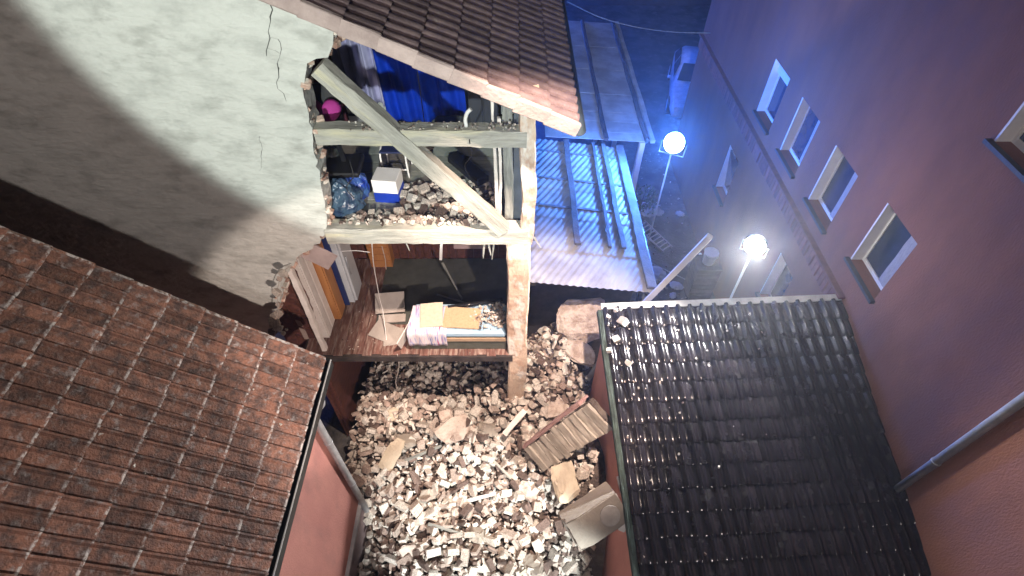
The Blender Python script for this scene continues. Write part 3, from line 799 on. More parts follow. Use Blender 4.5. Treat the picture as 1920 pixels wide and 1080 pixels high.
# the larger pieces, each an object
n = 0
placed = []
tries = 0
while n < 250 and tries < 20000:
    tries += 1
    x = fr.uniform(-2.75, 1.3); y = fr.uniform(1.75, 5.35)
    if not in_yard(x, y) or heap(x, y) < 0.25: continue
    if -0.2 < x < 0.35 and 4.8 < y < 5.4: continue
    s = fr.uniform(0.17, 0.27)
    if any((x - a) ** 2 + (y - b) ** 2 < (0.42 * (s + c)) ** 2 for a, b, c in placed): continue
    placed.append((x, y, s)); n += 1
    kd_ = fr.choice((0, 0, 0, 1, 1, 2, 3)); me = fr.choice(FR[kd_])
    o = add('brick_fragment', me, None, None, T(x, y, heap(x, y) + 0.06 + fr.uniform(0, .11)) @ frag_rot(1.1) @ Matrix.Scale(s, 4))
    what = ('nearly whole brick', 'half brick', 'blocky brick lump', 'flat brick shard')[kd_]
    if y > 4.75 and x > -0.1: where = 'heaped around the foot of the pier'
    elif y > 4.6: where = 'along the dark ground floor opening'
    elif x > 0.75: where = 'piled against the wall of the black roofed house'
    elif x < -1.75: where = 'beside the pink house wall and downpipe'
    elif y > 3.4: where = 'in the middle of the yard heap'
    else: where = 'in the front of the yard heap'
    tag(o, what + ' lying ' + where, 'brick', 'bricks on the yard heap: %s %s' % (what, where))
# bricks on the upper floor
placed = []
n = 0; tries = 0
while n < 62 and tries < 5000:
    tries += 1
    u, v = fr.uniform(640, 925), fr.uniform(345, 424)
    if v < 395 and u < 755: continue
    if v < 350 + (u - 780) * 0.25: continue
    p = at(u, v, Z=UF + 0.07)
    if p.y < WY + 0.24 or p.x > -0.27: continue
    s = fr.uniform(0.11, 0.20)
    if any((p.x - a) ** 2 + (p.y - b) ** 2 < (0.34 * (s + c)) ** 2 for a, b, c in placed): continue
    placed.append((p.x, p.y, s)); n += 1
    kd_ = fr.choice((0, 1, 1, 2)); o = add('brick_fragment', fr.choice(FR[kd_]), None, None, T(p.x, p.y, UF + 0.04 + s * 0.22) @ frag_rot(0.5) @ Matrix.Scale(s, 4))
    what = ('nearly whole brick', 'half brick', 'blocky brick lump')[kd_]; where = 'beside the sacks and carton' if p.x < -1.3 else ('under the diagonal brace' if p.x > -0.75 else 'in the middle')
    tag(o, what + ' on the upper room floor ' + where, 'brick', 'upper floor bricks: %s %s' % (what, where))
SV, SF, nb = [], [], 0
for i in range(1000):
    u, v = fr.uniform(640, 930), fr.uniform(340, 428)
    if v < 400 and u < 755: continue
    p = at(u, v, Z=UF + 0.03)
    if p.y < WY + 0.0 or p.x > -0.22: continue
    stuff_frag(p.x, p.y, UF + 0.03 if p.y > WY + 0.22 else UF + 0.11, fr.uniform(0.02, 0.11), fr.choice((1, 2, 3)), 1.2)
for i in range(90):       # crumbs along the top of the mid rail
    stuff_frag(fr.uniform(-1.75, 0.1), WY + 0.10 + fr.uniform(-.08, .08), 7.345, fr.uniform(0.012, 0.035), 2, 1.5)
o = add('plaster_crumbs', mesh_of(np.concatenate(SV), SF), m_rubble); tag(o, 'plaster crumbs and grit strewn over the upper floor and rail', 'debris', kind='stuff')

# ------------------------------------------------------------------ big lumps of masonry
def lump(name, center, dims, rot, label, cat, mtl, seed, cutn=9, group=None):
    """broken masonry slab: block cut by random planes, faces roughened"""
    lr = random.Random(seed)
    bm = bmesh.new(); bmesh.ops.create_cube(bm, size=1.0)
    for k in range(cutn):
        d = Vector((lr.uniform(-1, 1), lr.uniform(-1, 1), lr.uniform(-.35, .35))).normalized()
        r = bmesh.ops.bisect_plane(bm, geom=bm.verts[:] + bm.edges[:] + bm.faces[:], plane_co=d * lr.uniform(0.40, 0.56), plane_no=d, clear_outer=True)
        e = [g for g in r['geom_cut'] if isinstance(g, bmesh.types.BMEdge)]
        if e: bmesh.ops.contextual_create(bm, geom=e)
    bmesh.ops.triangulate(bm, faces=bm.faces[:])
    bmesh.ops.subdivide_edges(bm, edges=bm.edges[:], cuts=2, use_grid_fill=True)
    bmesh.ops.scale(bm, vec=dims, verts=bm.verts)
    for v in bm.verts: v.co += Vector((lr.uniform(-1, 1), lr.uniform(-1, 1), lr.uniform(-.5, .5))) * 0.014
    o = add(name, bm_mesh(bm), mtl, None, T(center) @ Euler([R(a) for a in rot]).to_matrix().to_4x4())
    return tag(o, label, cat, group)
m_slab = mat('masonry_slab', (0.52, 0.44, 0.38), (0.33, 0.26, 0.22), rough=.95, scale=5, lo=.42, hi=.58, bump=1.0, bscale=18, bdist=.04, c3=(0.58, 0.52, 0.46), scale3=2, lo3=.5, hi3=.65)
m_cream = mat('cream_plaster', (0.55, 0.49, 0.38), (0.42, 0.36, 0.28), rough=.9, scale=4, bump=0.5)
m_conc = mat('beige_concrete', (0.36, 0.32, 0.27), (0.27, 0.235, 0.20), rough=.9, scale=3, bump=0.4, bscale=30)
lump('masonry_slab', at(1085, 603, Y=6.05), (0.92, 0.78, 0.26), (52, 4, 8), 'largest masonry slab propped up beside the black roof corner', 'masonry', m_slab, 1)
lump('masonry_slab', at(1083, 657, Y=5.72), (0.66, 0.44, 0.36), (30, 6, -14), 'broken masonry lump below the largest slab, behind the pier', 'masonry', m_slab, 2)
lump('masonry_slab', at(1016, 668, Y=5.62), (0.34, 0.30, 0.50), (10, 14, 20), 'upright masonry lump just right of the standing pier', 'masonry', m_slab, 5)
lump('masonry_slab', at(1052, 688, Y=5.45), (0.24, 0.20, 0.30), (20, -24, 10), 'small tilted masonry lump under the two big slabs', 'masonry', m_slab, 8)
lump('plaster_plate', at(735, 852, Z=1.32), (0.26, 0.60, 0.05), (38, 28, -18), 'upright cream plaster plate in the left of the heap', 'plaster', m_cream, 12, 6)
lump('plaster_plate', at(848, 806, Z=1.6), (0.62, 0.42, 0.06), (14, 6, 20), 'broad flat mortar plate in the middle of the heap', 'plaster', m_slab, 14, 8)
lump('plaster_plate', at(740, 575 + 200, Z=1.4), (0.2, 0.22, 0.06), (50, 0, 30), 'small cream plaster plate at the back edge of the heap', 'plaster', m_cream, 15, 6)
# fallen panel of coursed brick
A, B = at(1006, 860, Z=1.55), at(1130, 772, t=7.85)
ax = (B - A).normalized()
nrm = Vector((-0.25, -0.62, 0.72)); nrm = (nrm - ax * nrm.dot(ax)).normalized(); bx = nrm.cross(ax)
wl = (B - A).length
fw = root('fallen_wall_panel', (A + B) / 2, 'fallen slab of coursed brick wall with pink plaster edge, propped on the heap', 'masonry', rot=frame_m((0, 0, 0), ax, bx, nrm).to_3x3())
fwm = ORG[fw.name]
bk = [box_mesh(0.174, 0.50, 0.13, 0.012, 1, 0.006, 2) for _ in range(3)]
m_greybrick = mat('grey_tan_brick', (0.55, 0.50, 0.43), (0.42, 0.37, 0.31), scale=6, bump=.6, rand=.25)
for q in bk: q.materials.append(m_greybrick)
nn = int(wl / 0.185)
for i in range(nn):
    for j in range(1):
        add('brick', rnd.choice(bk), None, fw, fwm @ T(-wl / 2 + 0.09 + i * 0.185, rnd.uniform(-.03, .03), rnd.uniform(-.012, .012)) @ RZ(rnd.uniform(-2, 2)) @ RX(rnd.uniform(-4, 4)))
add('mortar_core', box_mesh(wl * 0.97, 0.48, 0.10, 0.0, 1, 0.008, 6), m_dust, fw, fwm @ T(0, 0, -0.02))
m_pinkpl = mat('pink_plaster_skin', (0.50, 0.33, 0.31), (0.40, 0.25, 0.23), rough=.95, scale=5, bump=.5)
add('plaster_skin', box_mesh(wl * 0.9, 0.05, 0.24, 0.0, 1, 0.012, 7), m_pinkpl, fw, fwm @ T(-0.06, 0.30, -0.02))
lump('plaster_plate', at(1060, 905, Z=2.05), (0.42, 0.58, 0.10), (24, 26, 28), 'pale plaster slab with ragged brick edge below the fallen wall panel', 'plaster', m_cream, 21, 6)
# concrete chimney block
cbp = at(1113, 968, t=7.25)
ck = root('chimney_block', cbp, 'beige concrete chimney block with a round flue, lying by the black roof', 'block', rot=(Matrix.Rotation(R(28), 3, 'Z') @ Matrix.Rotation(R(-14), 3, 'Y') @ Matrix.Rotation(R(38), 3, 'X')))
cm = ORG[ck.name]
bm = bmesh.new()
bmesh.ops.create_cube(bm, size=1.0); bmesh.ops.scale(bm, vec=(0.80, 0.42, 0.46), verts=bm.verts)
bmesh.ops.bevel(bm, geom=bm.edges[:], offset=0.012, segments=1, affect='EDGES')
bmesh.ops.subdivide_edges(bm, edges=bm.edges[:], cuts=3, use_grid_fill=True)
for v in bm.verts:
    v.co += Vector((fr.uniform(-1, 1), fr.uniform(-1, 1), fr.uniform(-1, 1))) * .007
    if v.co.x < -.28 and v.co.z > .08: v.co += Vector((.05, 0, -.07)) * fr.uniform(.4, 1)
add('body', bm_mesh(bm), m_conc, ck, cm)
add('flue_liner', tube_mesh([(0.18, 0.0, 0.226), (0.18, 0.0, 0.252)], 0.135, 24), mat('flue_liner', (0.44, 0.41, 0.38), rough=.8, scale=4), ck, cm)
# splintered boards among the rubble
for i, (u0, v0, u1, v1, z, w, lab) in enumerate((
        (945, 815, 985, 770, 1.75, 0.10, 'short white plank sticking out of the heap left of the fallen wall'),
        (1008, 918, 1030, 893, 1.15, 0.03, 'thin pale stick lying beside the dark gap in the heap'),
        (1100, 712, 1132, 668, 2.3, 0.09, 'grey board leaning up towards the black roof verge'),
        (870, 942, 930, 925, 1.1, 0.05, 'long pale lath lying level in the lower heap'),
        (735, 700 + 90, 722, 742, 1.3, 0.04, 'short white lath standing at the dark ground floor opening'))):
    p0, p1 = at(u0, v0, Z=z), at(u1, v1, Z=z + 0.16)
    o = beam('splintered_board', p0, p1, w, 0.025, m_whitewood if i != 2 else m_greywood, None, jit=0.006)
    tag(o, lab, 'board')
# lumps still held by their mortar, and laths
lq = random.Random(77)
for i, (x, y, d_, where) in enumerate(((-1.95, 4.45, .40, 'at the left back of the heap'), (-1.2, 4.75, .34, 'near the dark ground floor opening'), (-0.45, 4.55, .38, 'just left of the pier foot'), (0.75, 4.75, .42, 'right of the pier foot'),
        (-1.5, 3.5, .36, 'left of the middle of the heap'), (0.25, 3.55, .40, 'in front of the fallen wall panel'), (-0.6, 2.9, .34, 'in the bright middle of the heap'), (-1.7, 2.6, .36, 'near the foot of the downpipe'), (0.35, 2.35, .38, 'in front of the chimney block'), (-0.9, 2.05, .36, 'at the near edge of the heap'))):
    lump('mortared_lump', (x, y, heap(x, y) + .07), (d_, d_ * lq.uniform(.6, .9), d_ * lq.uniform(.4, .6)), (lq.uniform(-40, 40), lq.uniform(-40, 40), lq.uniform(0, 180)), 'lump of bricks still held by mortar ' + where, 'masonry', m_slab if i % 2 else m_conc, 100 + i, 9, 'mortared lumps on the heap')
for i, (x, y, a, L_, where) in enumerate(((-1.6, 4.2, 20, .7, 'at the left back of the heap'), (-0.2, 3.9, -50, .55, 'below the pier'), (0.55, 4.3, 70, .6, 'behind the fallen wall panel'), (-1.1, 2.9, -15, .6, 'left of the bright middle'), (0.1, 2.2, 35, .5, 'at the near right of the heap'), (-2.0, 3.2, 60, .5, 'close to the downpipe'))):
    c_ = Vector((x, y, heap(x, y) + .13)); d_ = Vector((math.cos(R(a)), math.sin(R(a)), lq.uniform(-.15, .3))) * L_ / 2
    o = beam('broken_lath', c_ - d_, c_ + d_, .045, .02, (m_greywood, m_timber, m_darkwood)[i % 3], None, jit=.004); tag(o, 'broken wooden lath lying ' + where, 'lath', 'broken laths on the heap')
# stones that landed on the black roof
for i, (u, v, s, lab) in enumerate(((1166, 608, 0.20, 'largest white stone near the top corner of the black roof'), (1153, 640, 0.15, 'rounded white stone below the largest stone on the black roof'),
        (1141, 660, 0.11, 'white stone at the black roof verge'), (1176, 684, 0.12, 'white stone furthest right on the black roof'), (1139, 598, 0.09, 'small white stone at the upper verge of the black roof'),
        (1153, 585, 0.09, 'pointed white stone at the top edge of the black roof'), (1175, 657, 0.06, 'tiny white stone beside a roof roll'), (1162, 583, 0.06, 'tiny white chip on the top edge of the black roof'))):
    a, b = (u - 960) / F, (540 - v) / F
    d = Vector((a, CP + SP * b, -SP + CP * b)); o0 = Vector((0, 0, CAMZ))
    t = (TOPL - o0).dot(n3) / d.dot(n3)
    p = o0 + d * t + n3 * (0.045 + s * 0.28)
    o = add('stone', frag_geo(2, fr), mat('white_stone', (0.66, 0.62, 0.56), (0.50, 0.46, 0.42), scale=9, bump=.6), None, T(p) @ frag_rot(0.6) @ Matrix.Scale(s, 4))
    tag(o, lab, 'stone', 'stones on the black roof')
for (u, v, lab, rr) in ((1165, 908, 'upper white shard stuck beside the black roof verge', 15), (1171, 980, 'lower white shard under the black roof verge', -28)):
    o = add('plaster_shard', box_mesh(0.09, 0.24, 0.02, 0.006, 1, 0.01), m_white, None, T(at(u, v, Z=3.0)) @ RZ(rr) @ RX(40))
    tag(o, lab, 'shard')

# ================================================================== things in the upper room
def cloth(name, x0, x1, z0, z1, y, amp, waves, mtl, label, cat, lean=0.0, bottom=0.0, seed=1, nx=60, nz=24):
    lr = random.Random(seed); ph_ = lr.uniform(0, 6)
    V, Fc = [], []
    for j in range(nz + 1):
        f = j / nz
        for i in range(nx + 1):
            g_ = i / nx
            x = x0 + (x1 - x0) * g_ + lean * (1 - f)
            a = amp * (0.5 + 0.7 * (1 - f))
            yy = y + a * math.sin(2 * math.pi * waves * g_ + ph_ + 1.2 * math.sin(3 * g_ + 2 * f)) + 0.3 * a * math.sin(2 * math.pi * waves * 2.3 * g_ + 5 * f)
            z = z0 + (z1 - z0) * f + bottom * (1 - f) * math.sin(5 * g_ + ph_)
            V.append((x, yy, z))
    for j in range(nz):
        for i in range(nx):
            q = j * (nx + 1) + i; Fc.append((q, q + 1, q + nx + 2, q + nx + 1))
    o = add(name, mesh_of(V, Fc, smooth=True), mtl)
    md = o.modifiers.new('thick', 'SOLIDIFY'); md.thickness = 0.006
    return tag(o, label, cat)
m_lilac = mat('lilac_cloth', (0.46, 0.45, 0.66), (0.36, 0.35, 0.55), rough=.9, scale=5, bump=.2)
m_bluecl = mat('royal_blue_satin', (0.005, 0.055, 0.62), (0.004, 0.035, 0.42), rough=.35, scale=3, bump=.3, bscale=12, bdist=.03)
m_wine = mat('wine_cloth', (0.10, 0.02, 0.03), rough=.9, scale=5)
cloth('curtain', -2.72, -1.90, 6.16, 8.75, 7.62, 0.055, 5.5, m_lilac, 'pale lilac curtain hanging at the back of the upper room', 'curtain', lean=0.06, seed=2)
cloth('curtain', -1.98, -0.78, 6.00, 8.45, 7.40, 0.05, 4.0, m_bluecl, 'shiny royal blue curtain in the upper room', 'curtain', lean=0.10, bottom=0.04, seed=5)
cloth('curtain', -0.78, -0.52, 6.55, 8.1, 7.45, 0.03, 2.5, mat('pale_blue_cloth', (0.42, 0.48, 0.62), rough=.9, scale=5), 'short pale blue cloth hanging right of the blue curtain', 'curtain', seed=8)
cloth('curtain', -2.92, -2.45, 6.1, 8.7, 6.95, 0.05, 4.0, m_wine, 'dark wine red curtain at the left of the upper room', 'curtain', lean=0.1, seed=9)
o = box('window_ledge', (-2.75, 7.42, UF + 0.02), (-1.85, 7.58, UF + 0.12), m_white); tag(o, 'low white ledge under the lilac curtain', 'ledge')
# heart cushion
hp = []
for i in range(40):
    t = 2 * math.pi * i / 40
    hp.append((16 * math.sin(t) ** 3 / 17, (13 * math.cos(t) - 5 * math.cos(2 * t) - 2 * math.cos(3 * t) - math.cos(4 * t)) / 17))
V = [(0, -0.35, -0.1), (0, 0.35, -0.1)]; Fc = []
for k, (s, d) in enumerate(((0.55, -0.28), (0.85, -0.20), (1.0, 0.0), (0.85, 0.20), (0.55, 0.28))):
    V += [(x * s, d, z * s) for x, z in hp]
for r in range(4):
    for i in range(40):
        a, b = 2 + r * 40 + i, 2 + r * 40 + (i + 1) % 40
        Fc.append((a, b, b + 40, a + 40))
for i in range(40):
    Fc.append((0, 2 + (i + 1) % 40, 2 + i)); Fc.append((1, 162 + i, 162 + (i + 1) % 40))
hpos = at(606, 212, Y=5.5)
o = add('heart_cushion', mesh_of(V, Fc, smooth=True), mat('magenta_plush', (0.42, 0.035, 0.26), (0.34, 0.03, 0.21), rough=.8, scale=20, bump=.2), None, T(hpos) @ RX(-25) @ RZ(8) @ Matrix.Scale(0.22, 4))
tag(o, 'magenta heart shaped cushion by the broken left wall', 'cushion')
# black office chair under the cushion
ch = root('black_chair', (hpos.x, hpos.y + .1, UF), 'black swivel chair carrying the heart cushion, by the left wall', 'chair')
m_blackp = mat('black_plastic', (0.012, 0.012, 0.014), rough=.5, bump=.05)
cx, cy = hpos.x - 0.05, hpos.y + 0.12
add('backrest', box_mesh(0.46, 0.06, 0.55, 0.03, 2), m_blackp, ch, T(cx, cy + 0.02, hpos.z - 0.02) @ RX(-20))
add('seat', box_mesh(0.46, 0.44, 0.08, 0.03, 2), m_blackp, ch, T(cx, cy - 0.10 + 0.30, UF + 0.46))
tube('column', [(cx, cy + .2, UF + 0.08), (cx, cy + .2, UF + 0.44)], 0.03, m_blackp, ch)
beam('back_arm', (cx, cy + .25, UF + .46), (cx, cy + .12, hpos.z - .1), 0.06, 0.03, m_blackp, ch, up=(0, 1, 0), jit=0)
for k in range(5):
    a = 2 * math.pi * k / 5
    tube('leg', [(cx, cy + .2, UF + 0.10), (cx + 0.28 * math.cos(a), cy + .2 + 0.28 * math.sin(a), UF + 0.045)], 0.02, m_blackp, ch)
# rubbish sacks
def sack(name, c, sx, sy, sz, mtl, label, seed):
    lr = random.Random(seed)
    bm = bmesh.new(); bmesh.ops.create_icosphere(bm, subdivisions=4, radius=1.0)
    ks = [(Vector((lr.uniform(-1, 1), lr.uniform(-1, 1), lr.uniform(-1, 1))).normalized(), lr.uniform(4, 11), lr.uniform(0, 6)) for _ in range(9)]
    for v in bm.verts:
        n_ = v.co.normalized(); d = 0
        for k, f, p in ks: d += abs(math.sin(f * n_.dot(k) + p)) * 0.055
        v.co = n_ * (0.78 + d)
        if v.co.z > 0.55: v.co.x *= 0.75; v.co.y *= 0.75; v.co.z *= 1.15
        if v.co.z < -0.6: v.co.z = -0.6
        v.co = Vector((v.co.x * sx, v.co.y * sy, (v.co.z + 0.6) * sz))
    o = add(name, bm_mesh(bm), mtl, None, T(c))
    return tag(o, label, 'bag')
m_bag = mat('blue_black_plastic', (0.02, 0.035, 0.075), (0.06, 0.11, 0.16), rough=.22, scale=7, bump=.6, bscale=9, bdist=.05)
m_bag2 = mat('grey_plastic', (0.10, 0.11, 0.10), (0.05, 0.055, 0.055), rough=.3, scale=7, bump=.6, bscale=9, bdist=.05)
m_bag3 = mat('blue_plastic', (0.02, 0.05, 0.34), (0.05, 0.12, 0.28), rough=.25, scale=9, bump=.6, bscale=9, bdist=.05)
p = at(648, 400, Z=UF); sack('plastic_sack', (p.x, p.y + .05, UF + .01), 0.24, 0.20, 0.26, m_bag, 'dark blue plastic sack on the upper floor against the broken wall', 1)
p = at(668, 372, Z=UF); sack('plastic_sack', (p.x, p.y + .05, UF + .01), 0.17, 0.17, 0.25, m_bag3, 'bright blue plastic sack behind the dark blue sack', 2)
p = at(640, 352, Z=UF); sack('plastic_sack', (p.x, p.y + .10, UF + .01), 0.20, 0.20, 0.32, m_bag2, 'grey plastic sack furthest back in the pile of sacks', 3)
# two-tone carton
p = at(727, 383, Z=UF)
ct = root('carton', (p.x, p.y, UF), 'white carton with a blue lower half among the bricks upstairs', 'box', rot=Matrix.Rotation(R(-6), 3, 'Z'))
cmx = ORG[ct.name]
add('upper_half', box_mesh(0.33, 0.30, 0.20, 0.008), m_white, ct, cmx @ T(0, 0.16, 0.27))
add('lower_half', box_mesh(0.334, 0.304, 0.16, 0.008), mat('carton_blue', (0.01, 0.045, 0.42), rough=.5, scale=5, bump=.05), ct, cmx @ T(0, 0.16, 0.087))
# white tubular stool
p = at(748, 322, Z=UF)
st = root('white_stool', (p.x, p.y, UF), 'white tubular metal stool behind the diagonal brace', 'stool')
for dx in (-.17, .17):
    tube('frame', curve_pts([(p.x + dx, p.y - .16, UF + .02), (p.x + dx, p.y - .16, UF + .40), (p.x + dx, p.y + .16, UF + .40), (p.x + dx, p.y + .16, UF + .02)], 24), 0.013, m_white, st)
tube('rung', [(p.x - .17, p.y - .16, UF + .15), (p.x + .17, p.y - .16, UF + .15)], 0.012, m_white, st)
add('seat', box_mesh(0.36, 0.34, 0.03, 0.01), mat('navy_seat', (0.02, 0.03, 0.10), rough=.6), st, T(p.x, p.y, UF + .425))
# grey couch and dark case on the right
p = at(868, 330, Z=UF)
cs = root('grey_couch', (p.x, p.y, UF), 'low grey green couch at the right of the upper room', 'couch')
m_couch = mat('couch_cloth', (0.17, 0.18, 0.155), (0.12, 0.13, 0.115), rough=1, scale=6, bump=.4, bscale=50)
box('base', (-1.15, 6.62, UF + .02), (-0.22, 7.25, UF + .26), m_couch, cs, 0.03)
box('seat_cushion', (-1.14, 6.58, UF + .262), (-0.70, 7.20, UF + .38), m_couch, cs, 0.04)
box('seat_cushion', (-0.69, 6.58, UF + .262), (-0.23, 7.20, UF + .38), m_couch, cs, 0.04)
o = add('dark_case', box_mesh(0.20, 0.75, 0.12, 0.02), m_blackp, None, T(-0.62, 6.25, UF + .10) @ RZ(38)); tag(o, 'long dark case lying in front of the grey couch', 'case')
o = root('tall_cabinet', (-0.4, 7.0, UF), 'tall dark blue grey cabinet beside the upper right stud', 'cabinet')
m_cab = mat('slate_cabinet', (0.055, 0.06, 0.075), (0.04, 0.042, 0.055), rough=.6, scale=3, bump=.1)
box('body', (-0.62, 7.0, UF + .02), (-0.20, 7.35, 7.35), m_cab, o, .01); box('door', (-0.61, 6.98, UF + .06), (-0.42, 7.0 - .001, 7.32), m_cab, o, .005); box('door', (-0.40, 6.98, UF + .06), (-0.21, 7.0 - .001, 7.32), m_cab, o, .005)
# jar lamp hanging behind the rail, scrap on the rail
p = at(803, 283, Y=5.75)
o = root('hanging_lantern', (p.x, p.y, p.z), 'small lantern with a white cap hanging under the rail', 'lantern')
tube('cap', [(p.x, p.y, p.z + .07), (p.x, p.y, p.z + .13)], [0.09, 0.05], m_white, o, 16); tube('body', [(p.x, p.y, p.z - .10), (p.x, p.y, p.z + .068)], [0.05, 0.065], mat('amber', (0.25, 0.12, 0.07), rough=.3), o, 16)
tube('cord', [(p.x, p.y, p.z + .13), (p.x, p.y, rz(p.x) - .12)], 0.005, m_blackp, o)
p = at(878, 238, Y=WY + .1)
o = add('paper_curl', tube_mesh(curve_pts([(p.x - .02, WY + .1, 7.335), (p.x - .025, WY + .1, 7.42), (p.x, WY + .1, 7.50), (p.x + .04, WY + .1, 7.54)], 12), [0.022] * 10 + [0.018] * 20, 8) if False else tube_mesh(curve_pts([(p.x - .02, WY + .1, 7.34), (p.x - .025, WY + .1, 7.42), (p.x, WY + .1, 7.50), (p.x + .04, WY + .1, 7.54)], 12), 0.022, 8), m_white)
tag(o, 'curled scrap of white lining standing on the mid rail', 'scrap')

# ================================================================== things in the lower room
def cabinet(name, x0, x1, y0, y1, h, mtl, label, cat, doors=2, shelf=0, z=LF + .016):
    r = root(name, ((x0 + x1) / 2, (y0 + y1) / 2, z), label, cat)
    t = 0.022
    box('side', (x0, y0, z), (x1, y0 + t, z + h), mtl, r, .002); box('side', (x0, y1 - t, z), (x1, y1, z + h), mtl, r, .002)
    box('back', (x0, y0 + t + .001, z), (x0 + .012, y1 - t - .001, z + h), mtl, r)
    box('top', (x0 + .013, y0 + t + .001, z + h - t), (x1, y1 - t - .001, z + h), mtl, r); box('bottom', (x0 + .013, y0 + t + .001, z + .04), (x1 - .01, y1 - t - .001, z + .04 + t), mtl, r)
    for k in range(shelf):
        zz = z + h * (k + 1) / (shelf + 1); box('shelf', (x0 + .013, y0 + t + .001, zz), (x1 - .012, y1 - t - .001, zz + t * .8), mtl, r)
    return r
m_orange = mat('orange_veneer', (0.46, 0.21, 0.075), (0.36, 0.155, 0.055), rough=.5, scale=3, bump=.1, stretch=(4, 4, .6))
m_navy = mat('navy_board', (0.02, 0.035, 0.14), rough=.6, scale=4)
m_bluewhite = mat('pale_blue_enamel', (0.55, 0.60, 0.64), (0.48, 0.52, 0.56), rough=.35, scale=3, bump=.03)
wb = cabinet('white_cabinet', -3.34, -3.04, 5.33, 5.68, 2.0, m_whitewood, 'tall white cabinet nearest the broken edge of the lower room', 'cabinet', shelf=3)
box('door', (-3.036, 5.335, LF + .06), (-3.016, 5.50, LF + 2.0), m_whitewood, wb, .003); box('door', (-3.036, 5.51, LF + .06), (-3.016, 5.675, LF + 2.0), m_whitewood, wb, .003)
wr = cabinet('orange_wardrobe', -3.36, -2.93, 5.72, 6.00, 1.95, m_orange, 'orange veneered wardrobe standing between white cabinet and blue board', 'wardrobe')
box('door', (-2.927, 5.73, LF + .05), (-2.907, 5.99, LF + 1.95), m_orange, wr, .003)
o = box('blue_board', (-3.36, 6.035, LF + .016), (-2.84, 6.06, LF + 1.85), m_navy); tag(o, 'dark blue upright board behind the orange wardrobe', 'board')
fg = root('white_fridge', (-3.0, 6.3, LF), 'pale blue white fridge at the back left of the lower room', 'fridge')
box('body', (-3.36, 6.09, LF + .016), (-2.76, 6.52, LF + 1.75), m_bluewhite, fg, .012); box('door', (-2.755, 6.10, LF + .06), (-2.71, 6.51, LF + 1.74), m_bluewhite, fg, .01)
tube('handle', [(-2.695, 6.15, LF + .7), (-2.695, 6.15, LF + 1.1)], .012, m_zinc, fg)
cd = root('chest_of_drawers', (-2.5, 7.0, LF), 'orange brown chest of drawers against the back planks', 'drawers')
box('body', (-2.62, 6.95, LF + .016), (-2.22, 7.18, LF + .75), m_orange, cd, .006)
for k in range(4): box('drawer', (-2.60, 6.93, LF + .05 + k * .17), (-2.24, 6.949, LF + .20 + k * .17), m_orange, cd, .004)
o = beam('door_jamb', (-3.06, WY + 0.10, LF), (-3.05, WY + 0.10, 5.45), 0.075, 0.09, m_whitewood, None, up=(0, 1, 0), jit=.006); tag(o, 'upright white door jamb at the torn left edge of the lower room', 'jamb')
# carpet, boards, bed
V = [(-2.32, 5.62, 0), (-0.1, 5.55, 0), (-0.1, 7.17, 0), (-2.35, 7.15, 0)]
me = bmesh.new(); me.faces.new([me.verts.new((x, y, LF + .018)) for x, y, z in V]); r = bmesh.ops.extrude_face_region(me, geom=me.faces[:]); bmesh.ops.translate(me, verts=[g for g in r['geom'] if isinstance(g, bmesh.types.BMVert)], vec=(0, 0, .012))
o = add('carpet', bm_mesh(me), m_carpet); tag(o, 'dark green grey carpet on the lower room floor', 'carpet')
m_card = mat('grey_cardboard', (0.46, 0.42, 0.38), (0.38, 0.34, 0.31), rough=.9, scale=4, bump=.15, rand=.1)
def plate(name, c, sx, sy, th, rot, label, cat='board', mtl=None):
    o = add(name, box_mesh(sx, sy, th, min(.004, th * .3), 1, 0.003, 2), mtl or m_card, None, T(c) @ Euler([R(a) for a in rot]).to_matrix().to_4x4()); return tag(o, label, cat)
p = at(733, 575, Z=LF + .06); plate('cardboard_sheet', (p.x, p.y, LF + .17), 0.50, 0.36, .015, (28, 0, 6), 'upper grey cardboard sheet lying on the carpet edge')
p = at(735, 597, Z=LF + .06); plate('cardboard_sheet', (p.x, p.y, LF + .06), 0.46, 0.16, .02, (4, 0, 4), 'narrow folded cardboard strip between the two larger sheets')
p = at(722, 622, Z=LF + .05); plate('cardboard_sheet', (p.x, p.y, LF + .045), 0.46, 0.34, .015, (4, 3, -24), 'lower left cardboard sheet lying on the red floor boards')
p = at(738, 630, Z=LF + .05); plate('cardboard_sheet', (p.x, p.y, LF + .030), 0.34, 0.32, .012, (2, -2, 8), 'cardboard sheet half hidden under the lower left sheet')
bd = root('bed', (-0.9, 5.3, LF), 'narrow bed with light blue mattress and dusty blanket beside the pier', 'bed')
box('bed_base', (-1.62, 5.10, LF + .016), (-0.09, 5.70, LF + .26), mat('dull_bed_base', (0.10, 0.105, 0.085), rough=.8, scale=5), bd, .01)
box('side_board', (-1.45, 5.075, LF + .26), (-0.09, 5.098, LF + .34), mat('tan_board', (0.42, 0.30, 0.20), rough=.7, scale=5), bd, .004)
box('mattress', (-1.60, 5.09, LF + .345), (-0.09, 5.70, LF + .47), mat('light_blue_ticking', (0.30, 0.46, 0.60), (0.36, 0.50, 0.62), rough=.9, scale=5), bd, .03)
